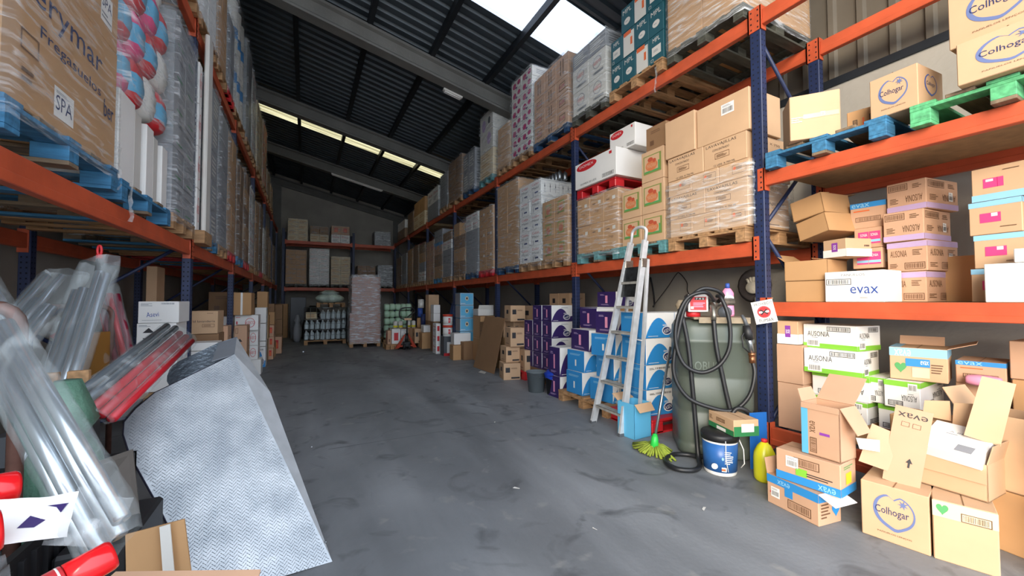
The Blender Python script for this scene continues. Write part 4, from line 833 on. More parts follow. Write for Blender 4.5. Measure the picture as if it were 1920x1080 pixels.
fr_=[inv(plane_pt(*q)) for q in uv]
# raised tear marks of the plate, set out on a staggered grid
def inside(u,v,poly):
    c=False; n=len(poly)
    for i in range(n):
        a,b=poly[i],poly[(i+1)%n]
        if (a[1]>v)!=(b[1]>v) and u<(b[0]-a[0])*(v-a[1])/(b[1]-a[1])+a[0]: c=not c
    return c
nf=-Rn
umax=max(q[0] for q in uv); vmax=max(q[1] for q in uv)
i=0; v_=.012
while v_<vmax:
    u_=.010+(.0085 if i%2 else 0); j=0
    while u_<umax:
        if inside(u_,v_,uv) and inside(u_+.012,v_,uv) and inside(u_-.012,v_,uv):
            a_=.7 if (i+j)%2 else -.7; c,s_=math.cos(a_),math.sin(a_)
            f=lambda x,y,z: inv(plane_pt(u_+x*c-y*s_,v_+x*s_+y*c))+nf*z
            m.add([f(-.0075,0,.0002),f(0,-.0019,.0002),f(.0075,0,.0002),f(0,.0019,.0002),f(0,0,.0032)],[(0,1,4),(1,2,4),(2,3,4),(3,0,4)],0,False)
        u_+=.017; j+=1
    v_+=.0085; i+=1
m.build('front_plate',M_plate,rt)
# narrow side panel and top panel joining the two plates
B2=Vector((-.43,3.387,1.11)); top_l=Vector((-.503,2.988,1.0)); TL2=Vector((-.527,3.345,1.078))
Mid=Vector((-.195,2.98,.782)); LA=RA+Vector((.0,.012,.0))
m=MB(); q_=[inv(RB)+Rn*.001,inv(RA)+Rn*.001,inv(Mid),inv(B2)]; m.add(q_,[(0,1,2),(0,2,3)],0); m.add([q_[0],q_[1]+Vector((-.01,.0,0)),q_[2]+Vector((-.006,.002,-.004)),q_[3]+Vector((-.006,.002,-.004))],[(2,1,0),(3,2,0),],0); m.build('side_panel',mat('worn_aluminium','#b3b8bb',.55,.3,.12,9),rt)
m=MB(); m.slab([inv(RB),inv(B2),inv(TL2),inv(top_l)],.004); m.build('top_panel',mat('grey_steel_panel','#7f858b',.5,.3,.08,5),rt)
bk=[(-.43,3.387,1.11),(-.527,3.345,1.078),(-.715,3.235,.979),(-.742,3.212,.955),(-.751,3.192,.931),(-.755,3.17,.90),(-.75,3.147,.873),(-.691,3.086,.782),(-.45,2.95,.55),(-.15,2.93,.50),(-.2,3.05,.75)]
m=MB(); m.slab([inv(Vector(p)) for p in bk],-.004); m.build('rear_plate',mat('dark_checker_plate','#656e76',.4,.5,.2,40,.9,45),rt)
m=MB(); m.tube([p+Rn*.008 for p in fr_[1:]],.008,6); m.build('edge_strip',M_rub,rt)
m=MB(); 
for u_,v_ in ((.02,1.28),(.035,.62),(.02,.1)):
    p_=inv(plane_pt(u_,v_)); m.tube([p_,p_+nf*.004],.006,8)
m.build('rivet',M_steel,rt)
# white plastic strip behind the hood and cardboard
def pillow_tube(p0,p1,rw,rh,mat_,name,parent,seed=0,n=14,ns=18,taper=(.75,.9),amp=.03,side=Vector((0,0,1))):
    """crumpled plastic sleeve around an axis"""
    R=random.Random(seed); p0=Vector(p0);p1=Vector(p1); t=(p1-p0).normalized(); a=t.cross(side).normalized(); b=a.cross(t)
    vs=[];fs=[]
    for i in range(ns+1):
        s_=i/ns; k=1
        if i==0: k=taper[0]
        if i==ns: k=taper[1]
        for j in range(n):
            an=2*PI*j/n; q=k*(1+R.uniform(-amp,amp))
            fl=R.uniform(-.012,.012) if i in (0,ns) else 0
            vs.append(p0+(p1-p0)*s_+a*(math.cos(an)*rw*q)+b*(math.sin(an)*rh*q)+t*fl)
    for i in range(ns):
        for j in range(n): fs.append((i*n+j,i*n+(j+1)%n,(i+1)*n+(j+1)%n,(i+1)*n+j))
    m=MB(); m.add(vs,fs,0,True); return m.build(name,mat_,parent)
M_pole=mat('polished_aluminium_tube','#c3cad0',.27,.85,.03,3)
M_redpole=mat('red_coated_tube','#b8202c',.3,.1,.05,3); M_dkred=mat('maroon_coated_tube','#7d1430',.3,.1,.05,3); M_greypole=mat('grey_coated_tube','#5f666b',.3,.3,.05,3)
M_bag=film_mat('clear_bag_plastic',.10,.30,(.80,.86,.86),(7,7,2),.2)
M_bagmilk=film_mat('milky_bag_plastic',.15,.4,(.75,.78,.78),(9,9,9),.2)
def poles(label,p0,p1,layout,r,mats,bag=M_bag,group=None,rw=.07,rh=.05,stub=0,plug=False,bl=1.03,side=Vector((0,0,1)),name='handle_bundle'):
    p0=Vector(p0);p1=Vector(p1); t=(p1-p0).normalized(); a=t.cross(side).normalized(); b=a.cross(t)
    rt=thing(name,label,'pole bundle',tuple(p0),0,group)
    for i,(x,y,s0,s1) in enumerate(layout):
        q0=(p1-p0)*s0+a*x+b*y; q1=(p1-p0)*s1+a*x*1.0+b*y
        m=MB(); m.tube([q0,q1],r,12)
        o=m.build('handle',mats[i%len(mats)],rt)
        if plug: m=MB(); m.tube([q1,q1+t*.05],r*1.08,10); m.build('end_plug',P('black'),o)
    if bag: pillow_tube(Vector((0,0,0))-t*.02,(p1-p0)*bl,rw,rh,bag,'plastic_bag',rt,int(p0.x*1000)%97,side=side)
    return rt
CV=_r2; # layout spread direction is sideways as the bundles lie
cs=Vector((-.46,-.888,0))
poles('nearest bundle of shiny aluminium handles in a clear bag, leaning down to the right','%s'%0 and (-.42,1.36,.76),(-.86,1.84,1.27),[(-.06,0,0,.98),(-.02,.012,0,1.0),(.02,0,0,1),(.06,.01,.02,.96)],.019,[M_pole],rw=.10,rh=.04,side=cs)
poles('tall bundle of wide aluminium handles in a clear bag, leaning up to the right',(-1.102,2.44,.28),(-1.03,3.02,1.56),[(-.075,0,0,.90),(-.025,.01,0,.90),(.025,0,0,.97),(.075,.01,0,.95)],.023,[M_pole],rw=.125,rh=.045,side=cs)
poles('bundle of slim aluminium handles in a clear bag behind the tall bundle',(-1.44,2.95,.95),(-1.25,3.26,1.52),[(-.12,0,.05,1),(-.08,.01,.05,.97),(-.04,0,0,.75),(.0,.01,0,.98),(.04,0,0,.7),(.08,0,0,.68)],.019,[M_pole],rw=.15,rh=.04,side=cs)
poles('clear bag of aluminium handles cut by the left edge of the photo',(-.98,2.2,1.2),(-1.19,2.45,1.43),[(-.05,0,0,1),(-.015,.01,0,.7),(.02,0,0,1),(.05,0,0,.95)],.013,[M_pole],rw=.08,rh=.05,side=cs)
poles('bundle of red and grey handles lying slanted across the trolley',(-.80,2.34,.90),(-.715,3.27,1.155),[(-.085,0,0,.98),(-.045,.008,0,1),(-.005,0,0,.99),(.035,0,0,1),(.075,.006,0,.98)],.0195,[M_greypole,M_greypole,M_redpole,M_redpole,M_redpole],rw=.11,rh=.03,side=Vector((.27,-.95,.13)))
poles('upright bundle of red and maroon handles in a wrinkled clear bag',(-1.21,4.02,.88),(-1.36,4.12,1.47),[(-.07,0,0,.9),(-.035,.02,0,.9),(0,0,0,.92),(.035,.02,0,.9),(.07,0,0,.88),(-.05,-.03,0,.9),(.02,-.03,0,.9)],.019,[M_redpole,M_dkred,M_redpole],rw=.09,rh=.06,side=cs)
poles('short bundle of dull red handles leaning left in the rear trolley',(-1.33,3.96,.92),(-1.52,3.9,1.16),[(-.05,0,0,1),(-.02,.02,0,1),(.01,0,0,1),(.04,.02,0,1)],.017,[M_redpole],rw=.08,rh=.05,side=cs,bl=1.25)
poles('low bundle of maroon handles under the short red bundle',(-1.33,3.8,.60),(-1.50,3.8,.88),[(-.04,0,0,1),(0,.02,0,1),(.04,0,0,1)],.017,[M_dkred],rw=.07,rh=.05,side=cs)
# broom handle tip with hanging eye
r_=thing('broom_handle','black broom handle with a red hanging eye sticking out of the tall bundle','broom',(-1.04,3.06,1.50))
m=MB(); m.tube([(-.005,-.04,-.10),(0,0.0,.11)],.012,10); m.build('handle',P('black'),r_)
m=MB(); m.tube([(math.cos(a)*.016*.7*.888,math.cos(a)*.016*.7*-.46,.15+math.sin(a)*.028) for a in [2*PI*i/16 for i in range(17)]],.006,8,cap=False); m.tube([(0,0,.105),(0,0,.13)],.014,10); m.build('hanging_eye',P('red'),r_)
# trolleys: rusty tube frames with decks
M_rust=mat('rusty_brown_tube','#6b4a40',.6,.3,.25,20)
def loop(parent,x0,x1,y,z0,z1,r=.017):
    m=MB(); rr=.07; pts=[(x0,y,z0),(x0,y,z1-rr)]+[(x0+rr-rr*math.cos(a),y,z1-rr+rr*math.sin(a)) for a in (PI/8,PI/4,3*PI/8,PI/2)]+[(x1-rr+rr*math.sin(a),y,z1-rr+rr*math.cos(a)) for a in (0,PI/8,PI/4,3*PI/8)]+[(x1,y,z1-rr),(x1,y,z0)]
    m.tube(pts,r,10); return m.build('push_bar',M_rust,parent)
t_=thing('platform_trolley','rear rusty tube trolley holding red handle bundles','trolley',(-1.95,3.55,0))
loop(t_,0,.66,.48,.2,1.33); m=MB(); m.box(0,-.15,.16,.66,.5,.22,0,.005); m.build('deck',M_purlin,t_)
m=MB(); m.box(-.0,.42,.86,.64,.47,.90); m.build('cross_rail',M_steel,t_)
for x in (.08,.58):
    for y in (-.08,.42): m=MB(); m.tube([(x-.02,y,.06),(x+.02,y,.06)],.06,14); m.box(x-.025,y-.01,.06,x+.025,y+.01,.16); m.build('wheel',P('black'),t_)
t_=thing('platform_trolley','near rusty tube trolley loaded with bags of handles','trolley',(-1.42,1.5,0))
loop(t_,0,.58,.42,.2,1.35,.02)
m=MB(); m.box(0,-.4,.16,.72,1.05,.22,0,.005); m.build('deck',M_purlin,t_)
for x in (.08,.54):
    for y in (-.3,.8): m=MB(); m.tube([(x-.02,y,.06),(x+.02,y,.06)],.06,14); m.box(x-.025,y-.01,.06,x+.025,y+.01,.16); m.build('wheel',P('black'),t_)
# black crate and green sacks on the near trolley
m=MB(); a0,b0=(-1.38,1.45),(-.70,2.50)
m.box(a0[0],a0[1],.222,b0[0],b0[1],.25,0); 
for q in ((a0[0],a0[1],.25,a0[0]+.02,b0[1],.66),(b0[0]-.02,a0[1],.25,b0[0],b0[1],.66),(a0[0],a0[1],.25,b0[0],a0[1]+.02,.66),(a0[0],b0[1]-.02,.25,b0[0],b0[1],.66)): m.box(*q,0)
k=a0[1]+.06
while k<b0[1]-.05: m.box(b0[0],k,.27,b0[0]+.012,k+.015,.64); k+=.06
tag(m.build('crate',P('black')),'black ribbed plastic crate on the near trolley under the green sacks','crate')
M_green=mat('green_woven_sack','#567c68',.55,0,.35,7,.5,60); 
def sack(loc,sx,sy,sz,label,m_,seed=1,rot=0,lean=(0,0)):
    R=random.Random(seed); mb=MB(); n=22; pr=[]
    for i in range(15):
        t=i/14; r=(math.sin(PI*min(t*1.15+.12,1))**.45 if t<.76 else .78-.25*(t-.76)/.24*2); pr.append((max(r,.12),t))
    vs=[];fs=[]; ph=[R.uniform(0,6) for _ in range(4)]
    for r,t in pr:
        for k in range(n):
            a=2*PI*k/n; q=r*(1+.05*math.sin(5*a+ph[0]+4*t)+.035*math.sin(9*a+ph[1]-7*t)+R.uniform(-.015,.015))
            vs.append((math.cos(a)*q*sx+lean[0]*t,math.sin(a)*q*sy+lean[1]*t,t*sz))
    for i in range(14):
        for k in range(n): k2=(k+1)%n; fs.append((i*n+k,i*n+k2,(i+1)*n+k2,(i+1)*n+k))
    fs.append(tuple(range(n))[::-1]); fs.append(tuple(range(14*n,15*n))); mb.add(vs,fs,0,True)
    return tag(mb.build('sack',m_,None,loc,rot),label,'sack')
sack((-.865,2.30,.26),.135,.15,.78,'green plastic sack standing between the handle bundles and the red handles',M_green,1)
sack((-1.13,1.80,.26),.19,.22,.80,'larger green plastic sack behind the nearest aluminium handles',M_green,2)
m=MB(); m.box(-.68,1.74,0,-.50,2.10,.58,0,.01); tag(m.build('dark_gap_box',P('black')),'added black box darkening the gap between the green sack and the metal hood','bin')  # black box added to keep the gap beside the hood dark
for i,(x,y) in enumerate(((-1.02,2.44),(-.93,2.46))):
    m=MB(); m.box(0,0,0,.07,.03,.80,0,.003); tag(m.build('wood_batten',PALLET['wood'],None,(x,y,.255)),'bare wooden batten end showing above the green sack, %s one'%('left','right')[i],'batten')
# ochre panel and small wood blocks behind
m=MB(); m.box(0,0,0,.08,.5,.56,0,.003); tag(m.build('ochre_board',mat('ochre_board','#a8772f',.7,0,.1,4),None,(-1.37,3.52,.58)),'ochre brown board standing behind the tall handle bundle','board')
m=MB(); m.box(0,0,0,.3,.5,.355,0,.003); tag(m.build('carton',P('darkgrey'),None,(-1.60,3.42,.222)),'dark carton under the ochre board at the left','box')
# near box of red aerosol cans at the bottom left corner
r_=thing('open_carton','open brown carton at the bottom left holding the red spray cans','box',(-.62,1.0,.28),-.46)
m=MB(); 
for q in ((0,0,0,.42,.30,.01),(0,0,0,.42,.006,.36),(0,.294,0,.42,.30,.36),(0,0,0,.006,.3,.36),(.414,0,0,.42,.3,.36)): m.box(*q)
m.build('body',P('kraft'),r_)
m=MB(); m.slab([(.42,0,.36),(.52,0,.30),(.52,.3,.30),(.42,.3,.36)],.004); m.build('flap',P('kraft'),r_)
m=MB(); m.slab([(.42,.3,.36),(0,.3,.36),(.02,.42,.40),(.38,.42,.40)],.004); m.build('flap',P('kraft_pink'),r_)
m=MB(); m.box(0,0,0,.5,.4,.27,0,.004); tag(m.build('carton',P('kraft'),None,(-.66,1.0,0),-.46),'brown carton on the floor under the box of spray cans','box')
def can(p0,p1,r,label,cap='red',body='pinkcan'):
    p0=Vector(p0);p1=Vector(p1); L_=(p1-p0).length; q=(p1-p0).to_track_quat('Z','Y')
    o=thing('spray_can',label,'spray can',tuple(p0)); o.rotation_mode='QUATERNION'; o.rotation_quaternion=q; o['group']='red spray cans in the near box'
    m=MB(); m.lathe([(.0,0),(r*.9,0),(r,.006),(r,L_*.66),(r*.96,L_*.67)],28,0); m.lathe([(r*1.003,L_*.34),(r*1.003,L_*.37)],28,1); m.lathe([(r*1.003,L_*.63),(r*1.003,L_*.645)],28,2)
    m.build('body',[mat('red_can_paint','#cf3a3e',.35,.2,.08,30),P('red'),P('white')],o)
    m=MB(); m.lathe([(r*.98,L_*.68),(r*.98,L_*.97),(r*.9,L_),(0,L_)],28); m.build('cap',mat('glossy_red_cap','#d81d22',.15,0,.02),o)
can((-.475,.93,.845),(-.318,1.03,.885),.028,'red spray can lying across the box front, cap pointing right')
can((-.60,.98,.955),(-.475,1.055,.96),.037,'big red can at the left edge above the lying one',)
can((-.66,1.10,1.00),(-.52,1.20,.985),.032,'red can under the plastic behind the white sheet')
# sheet of white paper with a dark printed mark
pg=[]
def sheet(name,ctr,ux,uy,w,h,label,mt,cat,mark=False,seed=0,amp=.008,nx=10,ny=8,parent=None):
    R=random.Random(seed); ux=Vector(ux).normalized(); uy=Vector(uy); uy=(uy-ux*uy.dot(ux)).normalized(); nn=ux.cross(uy); c=Vector(ctr); vs=[]
    f=lambda u,v: ux*(u-.5)*w+uy*(v-.5)*h+nn*(amp*math.sin(5*u+seed)*math.cos(4*v+seed)+amp*.4*math.sin(13*u*v+seed))
    for j in range(ny+1):
        for i in range(nx+1): vs.append(f(i/nx,j/ny))
    fs=[(j*(nx+1)+i,j*(nx+1)+i+1,(j+1)*(nx+1)+i+1,(j+1)*(nx+1)+i) for j in range(ny) for i in range(nx)]
    m=MB(); m.add(vs,fs,0,True); mats=[mt]
    if mark:
        mats.append(P('purple')); q=[f(u,v)+nn*.0012 for u,v in ((.45,.3),(.55,.55),(.72,.42),(.62,.28))]; m.add(q,[(0,1,2,3)],1); q=[f(u,v)+nn*.0012 for u,v in ((.7,.75),(.93,.78),(.86,.55),(.8,.7))]; m.add(q,[(0,1,2,3)],1)
    o=m.build(name,mats,parent,tuple(c)); 
    return tag(o,label,cat) if label else o
sheet('paper_sheet',(-.475,1.12,.945),(.80,.35,-.22),(-.2,.5,.7),.13,.085,'white printed sheet with a dark mark lying on the red cans',P('white'),'paper',True,2)
sheet('plastic_wrap',(-.385,1.14,.915),(.8,.3,-.5),(-.1,.5,.7),.10,.10,'crumpled clear plastic over the cans at the bottom left',M_bagmilk,'plastic wrap',False,5,.02)
sheet('plastic_wrap',(-.52,1.03,.89),(.8,.3,.1),(.1,-.4,.7),.12,.08,'milky plastic hanging between the two red cans at the left edge',M_bagmilk,'plastic wrap',False,8,.02)
# cardboard and white strip between hood and trolley
m=MB(); m.slab([(-.495,1.69,.63),(-.345,1.67,.65),(-.25,1.60,0),(-.45,1.62,0)],-.006); tag(m.build('cardboard_sheet',P('kraft')),'brown cardboard sheet standing beside the metal hood at the bottom edge','cardboard')
m=MB(); m.slab([(-.405,1.66,.645),(-.378,1.655,.65),(-.30,1.58,.0),(-.335,1.585,.0)],-.004); tag(m.build('plastic_strip',P('offwhite')),'narrow white plastic strip standing between the hood and the cardboard','strip')
m=MB(); m.slab([(-.74,2.10,.74),(-.60,2.10,.78),(-.52,1.90,.606),(-.70,1.86,.604)],-.005); tag(m.build('cardboard_sheet',mat('dark_grey_board','#57504a',.8,0,.1)),'dark grey cardboard flap between the green sack and the hood','cardboard')  # board in one dark grey-brown tone
# ============================================================ RIGHT BAY: PILE ON THE FLOOR
STY['heartbar']=('kraft_light',{'F':[('r',.5,.86,1,.26,'cream'),('H',.16,.85,.2,.2,'leaf'),('b',.68,.8,.46,.14,'inkbrown',.004)],'R':[]})
STY['f12']=('kraft_light',{'F':[('r',.5,.86,1,.26,'sky'),('t',.24,.84,.3,.2,'offwhite','evax',PI),('H',.2,.36,.22,.36,'leaf'),('r',.5,.55,.42,.24,'blue'),('t',.62,.56,.14,.12,'white','evax'),('r',.55,.25,.3,.3,'cream'),('l',.83,.4,.2,.3,'inkbrown',4)],'R':[('r',.5,.86,1,.26,'sky')],'T':[('r',.1,.5,.2,1,'sky')]})
STY['halfwhite']=('kraft_light',{'F':[('r',.5,.22,1,.42,'white'),('r',.52,.55,.26,.5,'violet'),('t',.52,.55,.2,.16,'white','sos',PI/2)],'R':[('r',.5,.22,1,.42,'white'),('B',.8,.6,.2,.1,'ink')]})
def flap(parent,w,l,loc,rotz,ang,mt,t=.004,cut=.0,name='flap'):
    """cardboard flap hinged along local x, rising along its own y after tilt"""
    m=MB(); m.slab([(0,0,0),(w,0,0),(w-cut,l,0),(cut,l,0)],t,0)
    o=m.build(name,mt,parent,loc); o.rotation_euler=(ang,0,rotz); return o
def open_box(x,y,z,deg,w,d,h,mt,label,flaps,group=None,conv=True,inner=None,prints=None,tilt=None):
    a=math.radians(deg)
    if conv: px,py,rz=x-d*math.sin(a),y+d*math.cos(a),a-PI/2; w,d=d,w
    else: px,py,rz=x,y,a
    r=thing('open_carton',label,'box',(px,py,z),rz,group)
    if tilt: r.rotation_euler=(tilt[0],tilt[1],rz)
    m=MB(); t=.005
    m.box(0,0,0,w,d,t); m.box(0,0,0,w,t,h); m.box(0,d-t,0,w,d,h); m.box(0,0,0,t,d,h); m.box(w-t,0,0,w,d,h)
    mats=[mt]
    if prints:
        f=Face(m,(0,0,0),(1,0,0),(0,0,1),w,h,mats)
        for e in prints: f.do(*e[:6],e[6] if len(e)>6 else None,e[7] if len(e)>7 else 0)
    m.build('body',mats,r)
    for f in flaps:
        side,ang,l=f[:3]; ang=math.radians(ang); fm=f[3] if len(f)>3 else mt   # angle from upright, + is outward
        if side=='F': flap(r,w-.004,l,(.002,0,h),0,PI/2+ang,fm,cut=.0)
        if side=='B': flap(r,w-.004,l,(w-.002,d,h),PI,PI/2+ang,fm)
        if side=='R': flap(r,d-.004,l,(w,.002,h),PI/2,PI/2+ang,fm,cut=.01)
        if side=='L': flap(r,d-.004,l,(0,d-.002,h),-PI/2,PI/2+ang,fm,cut=.01)
    return r
K=P('kraft_light'); KP=P('kraft_pink')
cartO(2.96,.89,0,10,.36,.28,.31,'colhogar','brown tissue carton with a blue heart logo standing on the floor')
cartO(3.03,.665,0,18,.36,.225,.31,'heartbar','light brown carton with a pale printed band, right of the heart logo carton')
o=cartO(2.75,1.31,0,-8,.20,.33,.19,'evax_top','brown carton with a blue top band, lowest at the left end of the floor pile')
sticker(o,'F',.33,.2,.19,.18,.45,.18,.34)
flap(o,.19,.10,(.33,.0,.19),PI/2,PI/2+math.radians(110),P('white')); flap(o,.19,.10,(0,.19,.19),-PI/2,PI/2+math.radians(10),KP)
o=cartO(2.81,1.22,.195,4,.22,.35,.19,'evax_low','brown carton with a blue bottom band lying on the lowest blue banded carton')
sticker(o,'F',.35,.22,.19,.27,.66,.2,.36)
open_box(2.84,1.23,.39,-1,.18,.21,.32,KP,'upright open brown carton with a blue stripe and sideways lettering in the floor pile',[('L',20,.08),('B',48,.22),('R',150,.16),('F',176,.035)],prints=STY['evax_up'][1]['F'])
m=MB(); m.slab([(0,0,0),(.13,.0,0),(.15,.0,.22),(.02,0,.24)],.004); o=m.build('cardboard_sheet',KP,None,(2.98,1.20,.39),(-.2,.2,-1.2)); tag(o,'crumpled brown cardboard piece right of the upright open carton','cardboard')
m=MB(); m.slab([(0,0,0),(.11,.02,0),(.12,.0,-.07),(.03,0,-.08)],.003); o=m.build('paper_flap',P('white'),None,(2.93,1.19,.54),(.5,.1,-1.0)); tag(o,'white torn flap right of the upright open carton','paper')
r_=open_box(3.14,.72,.315,-2,.36,.26,.19,K,'wide open brown carton full of packaging on top of the two floor cartons',[('L',45,.12),('B',30,.15),('R',12,.10),('F',176,.10)])
# white box inside, tilted
o=ob('white_box',carton_mesh(.25,.25,.07,'white'),None,(3.145,.985,.485),(0,0,-PI/2)); o.rotation_euler=(.42,.05,-PI/2-.08); tag(o,'tilted white box with grey marks lying in the wide open carton','box')
m=MB(); f=Face(m,(0,0,.07),(1,0,0),(0,1,0),.25,.25,[P('white')]); f.do('t',.45,.68,.24,.05,'grey','A 88'); f.do('l',.45,.6,.3,.04,'grey',1); f.do('r',.72,.2,.26,.22,'grey'); m.build('print',f.mats,o)
# leaning board with lettering and arrow
m=MB(); w_,h_=.155,.44; m.box(0,0,0,w_,.006,h_); mats=[KP]; f=Face(m,(0,0,0),(1,0,0),(0,0,1),w_,h_,mats); f.do('t',.5,.9,.8,.06,'ink','evax',PI); f.do('o',.35,.78,.22,.06,'inkbrown',.002); f.do('o',.65,.78,.22,.06,'inkbrown',.002); f.do('p',.62,.3,.18,.12,'ink')
o=m.build('flattened_carton',mats,None,(3.02,1.105,.315),(-.16,.14,-1.35)); tag(o,'flattened carton with upside down lettering and an arrow leaning left of the wide open carton','cardboard')
# stack at the right edge
for i,(z,h,st,l) in enumerate(((0,.12,'cyanpink','lowest'),(.122,.125,'evax_top','second'),(.25,.135,'cyanpink','third'),(.387,.12,'window','fourth'),(.509,.13,'cyanpink','fifth'),(.641,.14,'evax_top','topmost'))):
    st=('cyanpink','window_t','window','redw','cyanpink','window_t')[i] if i!=3 else 'window'
    cartO(3.16+(i%2)*.02,.16,z,-2+2*(i%3),.3,.34,h-.002,st,'printed pale blue or brown carton of the stack cut by the right edge, %s one'%l,'stack at the right edge')
open_box(3.36,.60,.33,-8,.26,.30,.40,K,'tall open carton with a long flap leaning against it, behind the wide open one',[('L',30,.12),('R',40,.2)])
cartO(3.36,.60,0,-8,.26,.30,.325,'plain','brown carton hidden under the tall open carton near the right edge')
m=MB(); m.slab([(0,0,0),(.13,0,0),(.12,0,.34),(.0,0,.34)],.005); o=m.build('cardboard_sheet',K,None,(3.22,.82,.62),(-.25,.22,-1.35)); tag(o,'long cream cardboard sheet leaning over the right part of the pile','cardboard')
for (x,y,z,w_,h_,rz,l) in ((3.34,1.02,.66,.12,.12,-1.2,'small cream flap sticking up left of the centre'),(3.36,.90,.64,.16,.16,-1.5,'torn cream flap with a blue edge behind the white box')):
    m=MB(); m.slab([(0,0,0),(w_,0,0),(w_*.85,0,h_),(.0,0,h_*.8)],.004); tag(m.build('cardboard_flap',K,None,(x,y,z),(.15,.1,rz)),l+' in the floor pile','cardboard')
cartO(3.34,.88,0,0,.3,.3,.33,'plain','brown carton on the floor hidden behind the heart logo carton'); cartO(3.34,.885,.333,0,.3,.29,.30,'plain','brown carton second layer behind the wide open carton')
# tall plain boxes at the left, against the post
cartO(3.72,1.86,.255,5,.4,.20,.39,'plainp','tall plain brown carton beside the near upright, lower one'); cartO(3.71,1.855,.648,3,.4,.205,.33,'plainp','tall plain brown carton beside the near upright, upper one')
cartO(3.715,1.89,.982,6,.34,.16,.20,'halfwhite','small half white carton with a purple sticker on the tall plain cartons')
# sanitary carton stack, white with green
cartO(3.76,1.45,.255,0,.33,.38,.16,'plain','hidden brown carton lowest under the white and green cartons'); cartO(3.76,1.45,.418,0,.33,.38,.16,'ausonia_gf','white and green carton second from the bottom of the left stack')
cartO(3.78,1.44,.581,-2,.33,.39,.19,'ausonia_gf','white and green carton printed upside down, third up in the left stack')
cartO(3.73,1.46,.774,4,.33,.385,.192,'ausonia_g','white and green carton with black serif lettering, second from the top')
cartO(3.76,1.50,.969,-5,.31,.39,.19,'ausonia_g','white and green carton with black serif lettering, topmost of its stack')
cartO(3.80,1.16,.255,0,.35,.22,.16,'plain','hidden brown carton under the middle white and green cartons'); cartO(3.78,1.16,.417,-4,.38,.24,.175,'ausonia_gf','white and green carton low in the middle of the floor pile')
cartO(3.76,1.155,.595,4,.55,.19,.19,'ausonia_gf','white and green carton printed upside down under the torn blue banded carton')
cartO(3.80,1.36,.595,2,.4,.11,.185,'ausonia_gf','narrow end of a white and green carton between its two neighbours')
o=cartO(3.88,1.05,.79,12,.34,.29,.23,'f12','torn brown carton with blue band and heart print on the white and green cartons')
flap(o,.32,.14,(.29,.01,.23),PI/2,PI/2+math.radians(70),KP); flap(o,.24,.07,(.02,.33,.23),0,PI/2-.4,KP)
cartO(4.05,.84,.255,6,.4,.22,.27,'plainp','brown carton under the crumpled one at the right back of the pile'); cartO(4.02,.83,.527,4,.4,.22,.27,'plainp','brown carton second under the crumpled one at the right back')
o=cartO(4.0,.82,.80,8,.35,.22,.15,'evax_blue','crumpled brown carton with a blue patch at the right back of the pile')
cartO(4.0,.50,.255,0,.35,.30,.60,'plain','tall plain carton at the back right of the floor pile'); cartO(4.02,.50,.858,0,.35,.31,.24,'brownmarks2','brown carton with two outlined panels highest at the back right of the pile')
o=ob('soft_pack',pack_mesh(.16,.12,.07,[(1,'pinklight')],60),None,(3.86,.98,.80),-PI/2); tag(o,'pink plastic package beside the crumpled carton at the right back','package')
cartO(3.36,.22,0,0,.3,.24,.617,'plain','brown carton hidden behind the stack at the right edge')
# shelf at 1.345
z=1.347
cartO(3.92,1.76,z,4,.38,.32,.185,'plain','plain brown carton on the lower shelf beside the upright, bottom one'); open_box(3.91,1.75,z+.187,3,.38,.33,.175,P('kraft'),'plain brown open carton on the lower shelf beside the upright, second one',[('B',70,.12),('L',50,.12),('R',-80,.12)])
cartO(3.92,1.62,z+.375,-18,.25,.20,.15,'sos','small brown carton with a purple sticker under the tilted pair') if 'sos' in STY else cartO(3.92,1.62,z+.375,-18,.25,.20,.15,'halfwhite','small brown carton with a purple sticker under the tilted pair')
r_=open_box(3.94,1.74,z+.55,-14,.36,.27,.17,P('kraft'),'tilted plain brown carton, lower of the leaning pair on the lower shelf',[],tilt=(0,-.22))
r_=open_box(3.94,1.77,z+.73,-8,.36,.27,.18,P('kraft'),'tilted plain open carton, upper of the leaning pair on the lower shelf',[('B',80,.12),('F',-85,.12)],tilt=(0,-.17))
cartO(4.3,1.49,z,0,.3,.22,.28,'plain','brown carton hidden behind the white lettered carton on the lower shelf')
cartO(4.2,1.49,z+.282,0,.3,.20,.17,'sanna','small brown carton with a pink window, lower one behind the white carton'); cartO(4.2,1.49,z+.455,-3,.3,.19,.17,'sanna','small brown carton with a pink window, upper one behind the white carton')
cartO(4.24,1.47,z+.628,3,.3,.24,.22,'evax_blue','brown carton with a blue top band left of the lilac banded stack')
cartO(3.85,1.36,z,0,.3,.385,.245,'evax_white','white carton with large blue lettering on the lower shelf')
for i,(st,dx,dr) in enumerate((('ausonia_l',0,0),('ausonia_l',.0,-1),('ausonia_f',-.01,2),('ausonia_f',.02,-2))):
    o=cartO(4.15+dx,1.22-.01*(i%2),z+i*.238,-6+dr,.42,.245,.235,st,'brown lilac banded carton with serif lettering, %s of four from the shelf'%ordn[i],'lilac banded cartons')
    sticker(o,'R',.245,.42,.235,.75,.45,.13,.3)
for i,st in enumerate(('window_t','window_t','window_t','window')):
    cartO(3.95,.72-.02*(i%2),z+i*.222,-8+2*(i%2),.4,.235,.219,st,'brown carton with a pink window in the right stack, %s from the shelf'%ordn[i],'pink window cartons')
    cartO(3.93,.46-.02*(i%2),z+i*.222,-6,.4,.235,.219,st,'brown pink window carton beyond the right edge, %s from the shelf'%ordn[i],'pink window cartons')
cartO(3.74,.46,z,0,.19,.38,.235,'white','plain white box in front of the pink window cartons'); cartO(3.75,.5,z+.237,5,.15,.22,.08,'white','small white box on the plain white box')
cartO(4.42,.95,z,0,.3,.3,.35,'plain','brown carton in the dim gap between the two printed stacks'); 
